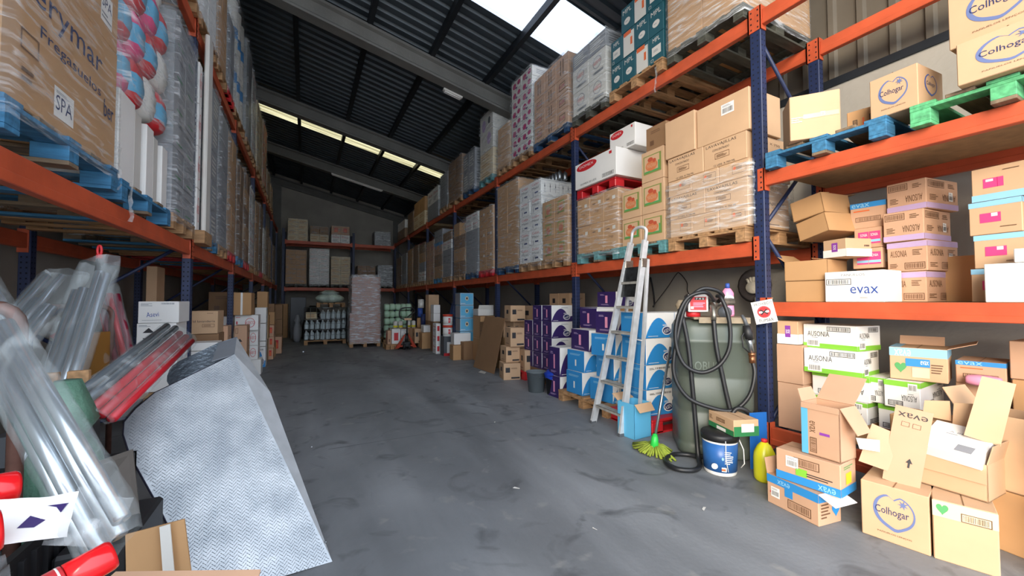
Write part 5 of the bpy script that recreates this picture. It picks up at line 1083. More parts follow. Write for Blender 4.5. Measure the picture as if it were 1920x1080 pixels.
m=MB(); m.box(0,0,0,.10,.14,.24); o=carton(4.2,1.0,z+.0,-PI/2,.12,.2,.22,'sanna','small pink package standing in the gap between the two printed stacks')
# middle shelf
z=2.507
pallet('R',1.22,2.04,z,3.56,'blue','blue painted pallet on the middle shelf of the nearest right bay'); pallet('R',.30,1.10,z,3.56,'green','green painted pallet on the middle shelf at the right edge')
z+=.146
o=ob('carton',carton_mesh(.33,.27,.36,'plainlt'),None,(3.475,1.79,z),math.radians(-52)); tag(o,'light brown taped box turned at an angle on the blue pallet','box')
m=MB(); f=Face(m,(0,0,0),(1,0,0),(0,0,1),.33,.36,[P('tape')]); f.k=3; f.do('r',.62,.5,.7,.10,mat('glossy_clear_tape','#cdb089',.12,0,0)); f.do('t',.66,.52,.10,.08,'white','TS'); f.do('l',.15,.45,.24,.14,'offwhite',3); m.build('packing_tape',f.mats,o)
cartO(3.85,1.35,z,10,.3,.20,.20,'barcodes','brown carton with two black barcodes behind the blue pallet boxes')
cartO(3.58,1.06,z,-4,.34,.26,.285,'colhogar','brown tissue carton with a heart logo standing between the blue and green pallets')
cartO(3.50,.46,z,2,.4,.40,.255,'colhogar','brown tissue carton with a heart logo on the green pallet at the right edge'); o=cartO(3.52,.50,z+.257,-2,.4,.40,.34,'colhogar','larger brown heart logo carton stacked highest at the right edge')
# sign on the upright
r_=thing('no_smoking_sign','square white no smoking sign with Spanish words tied to the near upright','sign',(3.555,2.075,1.26),-1.2)
m=MB(); w_=.165; mats=[P('white')]; m.box(-w_/2,0,-w_*.6,w_/2,.003,w_*.6,0,.001)
f=Face(m,(-w_/2,0,-w_*.6),(1,0,0),(0,0,1),w_,w_*1.2,mats); f.do('t',.55,.86,.84,.13,'black','PROHIBIDO'); f.do('t',.52,.13,.66,.15,'black','FUMAR'); f.do('e',.5,.5,.62,.52,'red',.12); f.do('E',.5,.5,.54,.45,'red'); f.do('r',.5,.5,.46,.09,'white'); f.do('r',.5,.5,.4,.05,'black',None,.7); f.do('r',.5,.5,.4,.05,'black',None,-.7)
o=m.build('panel',mats,r_); o.rotation_euler=(0,-.21,0)
m=MB(); m.tube([(0,.0,.085),(0.02,.03,.10)],.002,5); m.build('tie',P('white'),r_)
# ============================================================ TANK AND FUEL PUMP
M_tank=mat('olive_grey_plastic_tank','#586057',.45,0,.12,2.2,.05)
r_=thing('fuel_tank','olive grey plastic fuel tank standing under the right rack','tank',(3.366,2.476,0),math.radians(-41.7))
def rrect(w,d,r,n=6):
    o=[]
    for cx,cy,a0 in ((w/2-r,d/2-r,0),(-w/2+r,d/2-r,PI/2),(-w/2+r,-d/2+r,PI),(w/2-r,-d/2+r,1.5*PI)):
        for i in range(n+1): a=a0+PI/2*i/n; o.append((cx+r*math.cos(a),cy+r*math.sin(a)))
    return o
TW,TD=.62,.62
m=MB(); vs=[];fs=[]; prof=[(0,-.02),(.02,0),(.10,.0),(.115,-.006),(.13,0),(.36,0),(.375,-.008),(.40,-.008),(.415,0),(.66,0),(.675,-.008),(.70,-.008),(.715,0),(.98,0),(.99,.012),(1.02,.012),(1.03,0),(1.12,-.005),(1.17,-.03),(1.195,-.10)]
for z,dr in prof:
    for x,y in rrect(TW+2*dr,TD+2*dr,.14+min(dr,0)*.5): vs.append((x,y,z))
n=28
for i in range(len(prof)-1):
    for k in range(n): k2=(k+1)%n; fs.append((i*n+k,i*n+k2,(i+1)*n+k2,(i+1)*n+k))
fs.append(tuple(range(n))[::-1]); fs.append(tuple(range((len(prof)-1)*n,len(prof)*n))); m.add(vs,fs,0,True)
m.build('body',M_tank,r_)
m=MB(); f=Face(m,(-TW/2,-TD/2-.001,0),(1,0,0),(0,0,1),TW,1.1,[M_tank]); f.do('t',.36,.72,.46,.07,mat('embossed_tank_lettering','#616b61',.4,0,0),'ROBUST'); m.build('lettering',f.mats,r_)
m=MB(); m.lathe([(.10,1.16),(.10,1.19),(.085,1.2),(0,1.2)],20); m.build('filler_cap',P('darkgrey'),r_)
M_tan=mat('dusty_tan_metal','#8f8069',.7,.1,.2,20)
M_hose=mat('black_rubber_hose','#1c1d1f',.45,0,.08,10); M_zinc=mat('dirty_zinc_fitting','#8d8a80',.4,.8,.2,30)
p_=thing('fuel_pump','red faced fuel transfer pump with meter on the tank top','fuel pump',(3.366,2.476,1.195),math.radians(-41.7))
m=MB(); m.box(-.19,-.335,.0,.25,-.02,.02,0,.004); m.box(-.15,-.345,-.03,.25,-.335,.02,0); m.build('mounting_plate',M_tan,p_)
m=MB(); m.box(-.235,-.27,.06,-.045,-.13,.225,0,.02); m.build('meter_housing',P('black'),p_)
m=MB(); mats=[P('white')]; m.box(-.225,-.285,.065,-.06,-.27,.22,0,.006); f=Face(m,(-.225,-.285,.065),(1,0,0),(0,0,1),.165,.155,mats); f.do('r',.5,.48,.8,.76,'red'); f.do('r',.58,.75,.5,.14,'black'); f.do('t',.58,.75,.4,.1,'white','7 4 5'); f.do('l',.55,.4,.6,.3,'pinklight',3); f.do('r',.2,.24,.14,.14,'white'); m.build('meter_face',mats,p_)
m=MB(); m.tube([(-.17,-.2,.02),(-.17,-.2,.07)],.06,14); m.build('pump_foot',P('red'),p_)
m=MB(); m.tube([(-.045,-.2,.14),(.02,-.19,.14)],.05,16); m.tube([(.02,-.19,.14),(.05,-.18,.15),(.17,-.14,.155)],.036,16); m.build('motor',M_zinc,p_)
m=MB(); m.tube([(.08,-.25,.06),(.08,-.23,.062)],.055,20); m.build('filter_cap',P('darkgrey'),p_)
m=MB(); m.tube([(-.235,-.21,.15),(-.29,-.23,.15),(-.305,-.25,.12),(-.30,-.33,.09)],.022,12); m.build('elbow',M_tan,p_)
m=MB(); m.tube([(-.03,-.27,.13),(-.035,-.33,.10),(-.036,-.36,.04),(-.037,-.36,-.0)],.022,12); m.build('hose_fitting',M_zinc,p_)
def bez(pts,n=8):
    P_=[Vector(p) for p in pts]; out=[]
    P_=[P_[0]]+P_+[P_[-1]]
    for i in range(1,len(P_)-2):
        a,b,c,d=P_[i-1:i+3]
        for k in range(n):
            t=k/n; out.append(.5*((2*b)+(c-a)*t+(2*a-5*b+4*c-d)*t*t+(3*b-a-3*c+d)*t**3))
    out.append(P_[-2]); return out
HOSES=[]
TL=(3.366,2.476,0); TR_=math.radians(-41.7)
h1=thing('fuel_hose','black suction hose hanging down the tank front and coiling on the floor','hose',TL,TR_)
m=MB(); m.tube(bez([(-.038,-.36,1.194),(-.025,-.38,.967),(.013,-.39,.742),(.043,-.40,.565),(.08,-.41,.40),(.13,-.42,.315),(.185,-.42,.30),(.213,-.42,.376),(.182,-.44,.455),(.102,-.44,.47),(.039,-.45,.363),(-.025,-.44,.202),(-.09,-.43,.09),(-.16,-.38,.035),(-.26,-.33,.025),(-.38,-.36,.025),(-.46,-.52,.025),(-.40,-.66,.025),(-.27,-.66,.025),(-.20,-.55,.025),(-.19,-.43,.06),(-.199,-.385,.324),(-.219,-.38,.641),(-.244,-.37,.961),(-.282,-.36,1.2),(-.30,-.335,1.285)],7),.019,10); m.build('hose',M_hose,h1)
m=MB(); m.tube([(-.296,-.342,1.24),(-.30,-.335,1.285)],.024,10); m.build('collar',M_zinc,h1)
h2=thing('fuel_hose','black delivery hose looped twice over the pump, ending in the nozzle','hose',TL,TR_)
m=MB(); m.tube(bez([(.03,-.24,1.35),(.045,-.33,1.40),(-.02,-.37,1.45),(-.143,-.38,1.455),(-.261,-.385,1.32),(-.339,-.40,1.02),(-.369,-.41,.74),(-.27,-.42,.545),(-.083,-.43,.465),(.081,-.43,.455),(.204,-.42,.574),(.255,-.40,.75),(.248,-.37,.86)],7),.017,10)
m.tube(bez([(-.02,-.30,1.36),(-.11,-.40,1.43),(-.25,-.40,1.38),(-.335,-.41,1.20),(-.350,-.415,1.0),(-.29,-.425,.82),(-.16,-.43,.755),(-.03,-.43,.81),(.052,-.425,.93),(.075,-.42,1.08),(.06,-.41,1.25),(.02,-.38,1.38),(-.0,-.33,1.40)],7),.017,10); m.build('hose',M_hose,h2)
m=MB(); m.tube([(.248,-.37,.84),(.247,-.37,.90)],.024,10); m.tube([(.247,-.37,.90),(.246,-.37,.925)],.028,8); m.build('coupling',mat('brass_coupling','#9a6a4a',.35,.8,.1),h2)
nz=thing('fuel_nozzle','black fuel nozzle hooked on the edge of the tank plate','nozzle',TL,TR_)
m=MB(); m.tube([(.246,-.37,.92),(.235,-.37,1.0),(.225,-.37,1.04)],[.02,.021,.026],10); m.build('grip',M_steel,nz)
m=MB(); m.tube([(.235,-.37,1.03),(.222,-.365,1.09),(.215,-.36,1.15)],[.03,.04,.03],12); m.build('valve_body',P('black'),nz)
m=MB(); m.tube([(.215,-.36,1.15),(.20,-.36,1.20),(.185,-.34,1.235)],[.016,.014,.012],10); m.build('spout',P('darkgrey'),nz)
m=MB(); m.tube([(.21,-.37,1.12),(.17,-.385,1.06),(.18,-.385,.97),(.22,-.38,.93)],.006,8); m.build('trigger_guard',P('black'),nz)
def bottle(loc,prof,mt,label,cap,capprof,extra=None,sx=1,sy=.6,rot=0,name='bottle',cat='bottle'):
    r=thing(name,label,cat,loc,rot); m=MB(); m.lathe(prof,28,0,sx=sx,sy=sy)
    m.build('body',[mt],r); m=MB(); m.lathe(capprof,18,0,sx=1,sy=1); m.build('cap',[cap],r)
    if extra: extra(r)
    return r
def pinklab(r):
    m=MB(); f=Face(m,(-.045,-.0405,.13),(1,0,0),(0,0,1),.09,.07,[P('white')]); f.do('E',.5,.5,.9,.7,'white'); f.do('t',.5,.5,.75,.32,'navy','Asevi',.12); f.k=3; f.do('r',.5,-1.1,.6,.06,'inkblue',None); m.build('label',f.mats,r)
tq=Vector((math.cos(TR_),math.sin(TR_),0)); tn=Vector((math.sin(TR_),-math.cos(TR_),0)); tc_=Vector(TL)
bp_=tc_+tq*.135+tn*.12; bottle((bp_.x,bp_.y,1.218),[(0,0),(.048,0),(.053,.02),(.05,.09),(.044,.12),(.05,.17),(.05,.21),(.03,.245),(.018,.255),(0,.256)],mat('pink_bottle_plastic','#e58fb0',.3,0,.03),'pink cleaner bottle with a blue cap standing on the tank behind the pump',P('inkblue'),[(.019,.252),(.019,.275),(.017,.297),(0,.298)],pinklab,1,.72,TR_)
bottle((3.45,.34,.0+.62),[(0,0),(.045,0),(.05,.02),(.05,.13),(.03,.17),(.015,.2),(0,.201)],mat('pink_lilac_bottle','#d9a3c4',.3,0,.03),'pink bottle behind the stack at the right edge',P('white'),[(.017,.198),(.017,.225),(0,.226)])
# coat on the wall: dark cap with pale work gloves hanging
r_=thing('work_gloves','pale work gloves hanging on a dark cloth beside the near upright','gloves',(4.35,2.62,1.30),-PI/2)
R=random.Random(4)
for cx,cz,q in ((.0,.20,0),(.09,.08,1)):
    m=MB(); m.lathe([(0,-.02),(.07,-.018),(.085,0),(.07,.02),(0,.025)],16,0,Matrix.Translation((cx,-.05,cz))@Matrix.Rotation(PI/2,4,'X')@Matrix.Rotation(q,4,'Z'),sx=1,sy=.85)
    for k in range(5): a=-.6+k*.35+q*2.2; m.tube([(cx+math.sin(a)*.05,-.05,cz+math.cos(a)*.05),(cx+math.sin(a)*.115,-.055,cz+math.cos(a)*.115)],[.02,.014],8)
    m.build('glove',mat('pale_cotton_glove','#cfc6b2',.8,0,.15,20,.3),r_)
m=MB(); m.lathe([(0,-.03),(.17,-.02),(.19,0),(.15,.03),(0,.04)],18,0,Matrix.Translation((-.03,.02,.22))@Matrix.Rotation(PI/2,4,'X'),sx=1,sy=1); m.build('dark_cloth',mat('dark_brown_cloth','#4b4340',.9,0,.2,10,.4),r_)
m=MB(); m.tube([(0,.02,.36),(0,.2,.42),(0,.55,.42)],.006,6); m.build('hook',P('darkgrey'),r_)
def cable(pts,r,label,mt=None):
    o=thing('cable',label,'cable',pts[0]); m=MB(); m.tube([Vector(p)-Vector(pts[0]) for p in bez(pts,8)],r,8); m.build('cord',mt or P('black'),o)
cable([(4.9,4.63,1.73),(4.88,4.56,1.52),(4.84,4.50,1.31),(4.6,4.3,1.27)],.013,'thick black cable curving down the right wall behind the ladder')
cable([(4.6,4.3,1.28),(4.86,4.27,1.55),(4.89,4.13,1.74),(4.89,4.06,1.76),(4.88,3.93,1.62),(4.8,3.83,1.45),(4.3,3.1,1.30)],.006,'thin black cable hung in a peak on the right wall above the tank')
# pail with carton, yellow bottle, blue sheet
r_=thing('paint_pail','blue printed plastic pail with a black lid rim on the floor before the tank','bucket',(2.955,2.095,0),-.8)
m=MB(); m.lathe([(0,0),(.112,0),(.118,.01),(.128,.27),(.128,.275)],32,0); m.lathe([(.1205,.03),(.1285,.245)],32,1); m.build('body',[P('white'),mat('blue_pail_print','#2b5f9e',.35,0,.12,9)],r_)
m=MB(); m.lathe([(.12,.262),(.137,.262),(.140,.30),(.133,.315),(.0,.315)],32); m.build('lid',P('black'),r_)
m=MB(); 
for k in range(9):
    a=-PI/2-.15+k*.0; 
f=Face(m,(-.085,-.127,.03),(1,0,0),(0,0,1),.17,.2,[P('white')])
f.do('l',.75,.6,.34,.5,'white',7); f.do('E',.16,.25,.26,.22,'white'); f.do('r',.55,.15,.2,.16,'white'); f.do('r',.53,.14,.16,.08,'orange'); f.do('E',.5,.55,.09,.12,'sky'); m.build('label',f.mats,r_)
m=MB(); m.tube([(.02,-.135,.28),(.02,-.143,.14),(.035,-.14,.05)],.003,6); m.build('paint_drip',P('white'),r_); m=MB(); m.tube([(.13,-.02,.28),(.16,-.04,.2),(.16,-.06,.1),(.14,-.04,.06)],.004,6); m.build('handle',P('white'),r_)
STY['pailbox']=('kraft_light',{'F':[('r',.5,.16,1,.32,'dkgreen'),('b',.5,.66,.34,.22,'inkbrown',.004),('r',.52,.13,.36,.2,'white'),('l',.12,.66,.14,.3,'inkbrown',4)],'R':[('r',.5,.3,1,.6,'dkgreen'),('r',.55,.5,.5,.5,'white')]})
cartO(2.92,1.95,.317,-20,.21,.31,.125,'pailbox','small brown and green carton lying on the blue pail')
bottle((3.10,1.83,0),[(0,0),(.062,0),(.078,.02),(.08,.06),(.08,.17),(.075,.21),(.05,.26),(.025,.285),(.018,.29),(0,.292)],mat('yellow_bottle_plastic','#d2cf22',.3,0,.05),'big yellow plastic bottle with a red cap standing beside the upright',P('red'),[(.02,.286),(.02,.31),(.0,.312)],None,1,.9,0)
m=MB(); m.box(0,0,0,.16,.006,.45,0,.002); tag(m.build('plastic_sheet',mat('blue_sheet_plastic','#1f63b0',.4,0,.05),None,(3.20,2.0,0),-.3),'blue plastic sheet standing between the tank and the upright','sheet')
# mop
r_=thing('mop','grey handled mop with green fringe leaning on the blue cartons','mop',(2.80,2.62,0))
m=MB(); m.tube([(0,0,.12),(.40,.16,.90)],.013,10); m.build('handle',M_steel,r_)
m=MB(); m.tube([(-.02,-.01,.05),(0,0,.13),(.01,.005,.16)],[.04,.03,.018],12); m.build('socket',mat('bright_green_plastic','#2fc04a',.4,0,.05),r_)
m=MB(); R=random.Random(5); 
for k in range(230):
    a=R.uniform(0,2*PI); L_=R.uniform(.06,.20); ex=1.0 if math.cos(a)<0 else .7
    e=Vector((math.cos(a)*L_*.75,math.sin(a)*L_*1.25*ex,R.uniform(.008,.02)))
    m.tube([(0,0,.06),(e.x*.45,e.y*.45,.055+R.uniform(-.01,.015)),tuple(e)],.0085,5)
tag(m.build('fringe',mat('olive_green_mop_yarn','#8c9a34',.9,0,.25,20),r_),None,None,None,'stuff')
# ladder
r_=thing('step_ladder','tall aluminium step ladder with six treads standing before the blue cartons','ladder',(2.83,3.08,0))
O_=Vector((2.83,3.08,0)); fl=Vector((2.86,3.56,0))-O_; fr=Vector((0,0,0)); tl=Vector((3.2,3.30,2.0))-O_; tr=Vector((3.2,3.09,2.0))-O_
M_al=mat('scuffed_aluminium','#d0d2d2',.5,.35,.12,12,.1,80)
def bar(m,a,b,w,t,side):
    a=Vector(a);b=Vector(b); d=(b-a).normalized(); s_=Vector(side); s_=(s_-d*s_.dot(d)).normalized(); n_=d.cross(s_)
    vs=[]
    for p in (a,b):
        for sx,sy in ((-1,-1),(1,-1),(1,1),(-1,1)): vs.append(p+s_*sx*w/2+n_*sy*t/2)
    m.add(vs,[(0,1,2,3)[::-1],(4,5,6,7),(0,4,5,1)[::-1],(1,5,6,2)[::-1],(2,6,7,3)[::-1],(3,7,4,0)[::-1]],0)
for a,b in ((fl,tl),(fr,tr)): m=MB(); bar(m,a,b,.070,.030,(1,0,0)); m.build('stile',M_al,r_)
hoop=MB(); arc=[tr+Vector((0,0,-.02))]+[tr+(tl-tr)*(.5-.5*math.cos(t))+Vector((.02,0,.10+.06*math.sin(t)))*1.0 for t in [PI*i/10 for i in range(11)]]+[tl+Vector((0,0,-.02))]
hoop.tube(arc,.017,10); hoop.build('top_hoop',M_al,r_)
for i in range(6):
    t=(.12,.275,.43,.585,.74,.89)[i]*.88
    a=fl+(tl-fl)*t; b=fr+(tr-fr)*t
    m=MB(); m.slab([a+Vector((-.035,0,0)),b+Vector((-.035,0,0)),b+Vector((.05,0,0)),a+Vector((.05,0,0))],.006); m.slab([a+Vector((-.035,0,0)),a+Vector((-.035,0,-.028)),b+Vector((-.035,0,-.028)),b+Vector((-.035,0,0))],.004)
    m.build('tread',mat('dusty_ladder_tread','#a5a39c',.7,.3,.2,20),r_)
top=(tl+tr)/2; rl=Vector((3.50,3.62,0))-O_; rr2=Vector((3.02,3.04,0))-O_
rlf=Vector((3.30,3.66,0))-O_
for a,b in ((rlf,tl+(fl-tl)*.12+Vector((.06,0,0))),(Vector((3.02,3.04,0))-O_,tr+(fr-tr)*.10+Vector((.06,-.01,0)))): m=MB(); bar(m,a,b,.034,.024,(1,0,0)); m.build('rear_leg',M_al,r_)
for z in (.17,.9): 
    q=z/2.0; m=MB(); m.tube([rlf+(tl-rlf)*q*1.05,(Vector((3.02,3.04,0))-O_)*(1-q*1.05)+tr*q*1.05],.008,8); m.build('rear_rail',M_al,r_)
for p_,q_ in ((fl,tl),(fr,tr)): m=MB(); m.box(-.035,-.018,0,.035,.018,.03,0,.003,Matrix.Translation(p_)); m.build('foot',P('darkgrey'),r_)
for t_ in (tl+(fl-tl)*.12,tr+(fr-tr)*.12): m=MB(); m.box(-.03,-.02,-.05,.09,.02,.05,0,.008,Matrix.Translation(t_)); m.build('hinge',M_zinc,r_)
a=tl+(fl-tl)*.14; b=tr+(fr-tr)*.14; c2=tr+(fr-tr)*.30; d2=tl+(fl-tl)*.30
m=MB(); m.slab([a+Vector((.0,-.02,0)),b+Vector((0,.02,0)),c2+Vector((.02,.02,0)),d2+Vector((.02,-.02,0))],.02); m.build('tool_tray',mat('smeared_black_plate','#26282a',.35,.2,.6,25),r_)
# ============================================================ BLUE AND PURPLE CARTONS (first bay beyond the upright)
GB='blue and white cartons behind the ladder'
def cb(x,y,z,w,d,h,sty,label,deg=0,grp=None): return cartO(x,y,z,deg,w,d,h,sty,label,grp)
for k in ('asevi_b','asevi_lo','sosenia_w'):
    b,f=STY[k]; STY[k+'S']=(b,{'R':f['F'],'F':f.get('L',[])})
pallet('R',2.96,3.58,0,3.13,'red','red plastic pallet on the floor under the blue cartons')
for i,(z,h,st) in enumerate(((.146,.27,'asevi_loS'),(.418,.26,'asevi_loS'),(.68,.28,'asevi_bS'),(.962,.27,'asevi_bS'))):
    cb(3.18,3.08,z,.42,.38,h-.003,st,'blue and white cleaner carton beside the tank, %s from the floor'%ordn[i],-4+2*(i%2),GB)
for i,(z,h,st) in enumerate(((.68,.28,'asevi_bS'),(.962,.27,'asevi_bS'))): cb(3.62,3.08,z,.42,.38,h-.003,st,'blue and white cleaner carton farther right against the wall, %s of two'%('lower','upper')[i],2,GB)
for i in range(2): cb(3.62,3.08,.146+i*.265,.42,.38,.262,'asevi_loS','blue and white cleaner carton behind the mop handle, %s of two'%('lower','upper')[i],0,GB)
open_box(2.86,2.93,0,4,.24,.22,.34,P('cyan'),'torn open light blue carton on the floor between the ladder legs',[('L',60,.1,K),('R',140,.09,K)])
for i,(x,y,z,st,dg) in enumerate(((3.22,3.64,.146,'asevi_loS',8),(3.22,3.62,.42,'asevi_bS',-6),(3.25,3.62,.69,'asevi_bS',12),(3.3,3.64,.96,'sosenia_wS',5))):
    cb(x,y,z,.40,.36,.265,st,'jumbled carton seen between the ladder treads, %s from the floor'%ordn[i],dg,'cartons behind the ladder treads')
pallet('R',3.6,4.6,0,3.10,'wood','bare wooden pallet under the purple and blue cartons left of the ladder')
for i,(x,y,z,w,d,h,st,dg,l) in enumerate(((3.14,4.12,.146,.36,.34,.29,'asevi_bS',0,'plain blue side of a carton low on the wooden pallet'),(3.16,4.10,.44,.36,.34,.27,'asevi_bS',3,'blue carton second on the wooden pallet left of the ladder'),
   (3.20,4.05,.71,.40,.42,.27,'sosenia_wS',-4,'torn purple carton on the blue ones left of the ladder'),(3.45,4.2,.985,.40,.36,.27,'sosenia_wS',0,'purple and white carton topmost left of the ladder'),
   (3.14,4.62,0,.32,.28,.30,'sosenia_wS',2,'purple and white carton standing on the floor left of the wooden pallet'),(3.14,4.62,.303,.34,.28,.40,'sosenia_wS',0,'tall purple carton on the purple floor carton'),
   (3.62,4.4,.146,.4,.4,.555,'plain',0,'brown carton in the dim back behind the purple cartons'),(3.62,4.4,.703,.4,.4,.29,'logobox',0,'brown carton with a black square in the dim back'),(3.64,4.42,.996,.36,.40,.27,'sosenia_wS',0,'purple and white carton in the dim back near the second upright'),
   (3.9,4.0,.146,.36,.38,.85,'plain',0,'tall brown carton behind the ladder top treads'),(3.92,4.35,1.27,.36,.40,.22,'sosenia_wS',0,'purple and white carton highest against the wall behind the second upright'))):
    cb(x,y,z,w,d,h,st,l,dg)
m=MB(); m.box(0,0,0,.26,.3,1.12,0,.003); tag(m.build('carton',P('kraft'),None,(4.05,4.42,.146)),'tall brown carton under the highest purple one against the wall','box')
# second bay: purple stack beside the second upright
for j in range(4):
    for i in range(2):
        cb(3.45 if i==0 else 3.44,5.30+i*.285+.0,.24+j*.262,.40,.28,.259,'sosenia_wS','purple and white carton in the neat stack, %s layer, %s one'%(ordn[j],('near','far')[i]),0,'neat purple stack')
    if j<3: cb(3.44,5.88,.24+j*.262,.40,.28,.259,'sosenia_wS','purple carton at the far side of the neat stack, %s layer'%ordn[j],0,'neat purple stack')
pallet('R',5.27,5.93,.0,3.42,'wood','wooden pallet on the floor under the neat purple stack')
m=MB(); m.box(0,0,0,.42,.9,.092,0); tag(m.build('packing_board',P('kraft_dark'),None,(3.44,5.27,.146)),'flat dark board between the pallet and the neat purple stack','board')
cb(3.52,5.06,.0,.22,.20,.45,'logobox','brown carton with a black label squeezed right of the neat purple stack')
# bucket and rubbish bin
def pailb(loc,r0,r1,h,mt,label,name='bucket',cat='bucket',extra=None):
    r=thing(name,label,cat,loc); m=MB(); m.lathe([(0,0),(r0,0),(r1,h),(r1+.008,h),(r1+.008,h+.012),(r1-.004,h+.012),(r0-.004,.01),(0,.01)],28); m.build('body',mt,r)
    m=MB(); m.tube([(-r1*.7,-r1*.7,h-.02),(-r1*.3,-r1*1.08,h-.06),(r1*.3,-r1*1.08,h-.06),(r1*.7,-r1*.7,h-.02)],.004,6); m.build('handle',P('darkgrey'),r)
    if extra: extra(r)
pailb((3.09,5.18,0),.115,.145,.29,mat('grey_bucket_plastic','#6f777a',.5,0,.08),'grey plastic bucket on the floor before the neat purple stack')
def binbag(r):
    m=MB(); R=random.Random(2); vs=[];n=24
    for t,(rr_,z) in enumerate(((.165,.24),(.172,.30),(.15,.33),(.12,.35),(.08,.365),(.0,.37))):
        for k in range(n): a=2*PI*k/n; q=rr_*(1+R.uniform(-.06,.06)); vs.append((q*math.cos(a),q*math.sin(a),z+R.uniform(-.012,.012)))
    m.add(vs,[(i*n+k,i*n+(k+1)%n,(i+1)*n+(k+1)%n,(i+1)*n+k) for i in range(5) for k in range(n)],0,True); m.build('bin_bag',mat('blue_bag_plastic','#1f3fa8',.25,0,.1),r)
    m=MB(); f=Face(m,(-.03,-.145,.08),(1,0,0),(0,0,1),.06,.06,[P('white')]); f.do('E',.5,.5,.7,.8,'white'); m.build('sticker',f.mats,r)
pailb((3.26,4.90,0),.13,.16,.28,P('black'),'black rubbish tub lined with a blue bag beside the grey bucket','rubbish_tub','bin',binbag)
sack((3.46,4.80,0),.09,.09,.24,'small dark bag behind the black rubbish tub',P('black'),9)
# brown logo boxes
L_='brown carton with a black square logo, '
for (x,y,z,w,d,h,dg,l) in ((3.02,6.15,0,.30,.36,.28,-14,'lowest and nearest beside the leaning board'),(3.12,6.25,.283,.26,.30,.27,-6,'second from the floor beside the leaning board'),(3.17,6.18,.556,.26,.30,.33,-8,'topmost beside the leaning board'),
   (3.34,5.98,.146,.30,.28,.36,-10,'on the red pallet near the purple stack'),(3.42,6.3,.51,.3,.3,.30,5,'second on the red pallet'),(3.5,6.34,.146,.3,.3,.36,0,'standing behind the nearest logo cartons'),(3.52,6.76,.0,.3,.4,.62,0,'low behind the leaning board'),(3.54,6.76,.62,.28,.34,.34,6,'second behind the leaning board'),
   (3.40,6.62,.97,.3,.32,.30,-5,'high with its top taped, behind the leaning board'),(3.86,6.74,.0,.34,.36,.9,0,'tall one in the row by the wall'),(3.88,6.6,.903,.3,.5,.36,0,'upper one in the row by the wall'),(4.1,5.9,.146,.4,.6,1.005,0,'tallest of the back row behind the purple stack'),(4.12,5.75,1.155,.34,.34,.34,0,'highest against the wall, right one'),(4.12,6.1,1.155,.34,.30,.34,0,'highest against the wall, left one'),(3.95,5.55,.146,.14,.34,.90,0,'tall beside the back of the purple stack')):
    w_='logoS'; 
    if 'logoS' not in STY: b,f=STY['logobox']; STY['logoS']=(b,{'R':f['F'],'F':f['L']})
    cartO(x,y,z,dg,w,d,h,'logoS',(L_+l),'brown square logo cartons')
pallet('R',5.96,6.72,0,3.33,'red','red plastic pallet under the square logo cartons')
r_=open_box(3.46,7.05,.64,-6,.3,.3,.30,K,'open brown carton with raised flaps behind the leaning board',[('F',20,.1),('B',30,.12),('L',60,.1)]); cartO(3.46,7.02,0,0,.34,.34,.635,'plain','brown carton under the open one behind the leaning board')
# leaning cardboard board
m=MB(); m.slab([(3.08,7.66,0),(3.12,6.74,0),(3.42,6.88,1.02),(3.38,7.74,1.04)],-.012); m.build
tag(m.build('cardboard_sheet',P('kraft_dark')),'big brown cardboard board leaning against the third upright','cardboard')
m=MB(); m.slab([(2.93,7.05,.004),(2.97,6.85,.004),(3.06,6.98,.004),(3.05,7.2,.004)],.002); tag(m.build('paper_scrap',P('offwhite')),'white paper scrap on the floor before the leaning board','paper')
# third bay
r_=open_box(3.4,8.2,1.03,-6,.36,.4,.14,P('offwhite'),'white open tray box with a brown flap on top of the tall brown cartons',[('L',100,.12,P('kraft')),('R',20,.1)])
for z,h in ((0,.52),(.522,.5)): cartO(3.42,8.12,z,-3,.34,.5,h,'plain','tall brown carton under the white tray box, %s one'%('lower' if z==0 else 'upper'))
cartO(3.40,7.9,0,2,.34,.2,.9,'dark','narrow dark carton behind the leaning board top')
for i,(z,h) in enumerate(((.0,.33),(.335,.30),(.64,.31),(.955,.30),(1.26,.29))):
    b,f=STY['cyanbox']; STY['cyanS']=(b,{'R':f['F'],'F':[('r',.5,.5,.98,.96,'grey')]})
    cartO(3.24,8.92,z,-3+i,.34,.34,h-.003,'cyanS','light blue carton with a round emblem, %s from the floor'%ordn[i],'light blue cartons by the fourth upright')
cartO(3.0,8.72,0,-3,.19,.3,.34,'plain','small brown carton on the floor under the wide white one'); cartO(3.22,8.62,0,6,.27,.3,.42,'dark','crumpled brown carton on the floor beside the small one')
cartO(3.05,8.8,.345,-4,.40,.3,.26,'white','wide white carton with small grey print resting on the brown floor carton')
def drum(x,y,z,h,label,wh='red'):
    r=thing('tub',label,'tub',(x,y,z),0,'white and red tubs'); m=MB(); m.lathe([(0,0),(.115,0),(.12,.01),(.12,h-.05),(.12,h-.05)],24,0); m.lathe([(.121,.03),(.121,h*.35)],24,1); m.build('body',[P('white'),P('offwhite')],r)
    m=MB(); m.lathe([(0,h-.055),(.127,h-.055),(.127,h-.004),(0,h-.003)],24); m.build('lid',mat('tub_lid_red','#c4412c',.4,0,.04),r)
    m=MB(); f=Face(m,(-.045,-.122,.05),(1,0,0),(0,0,1),.09,.14,[P('red')]); f.do('r',.5,.5,.6,.8,'red'); f.do('l',.5,.5,.4,.4,'white',3); m.build('label',f.mats,r)
for i in range(2): drum(3.16,9.6,.48+i*.275,.272,'white tub with a red lid before the fourth upright, %s of two'%('lower','upper')[i])
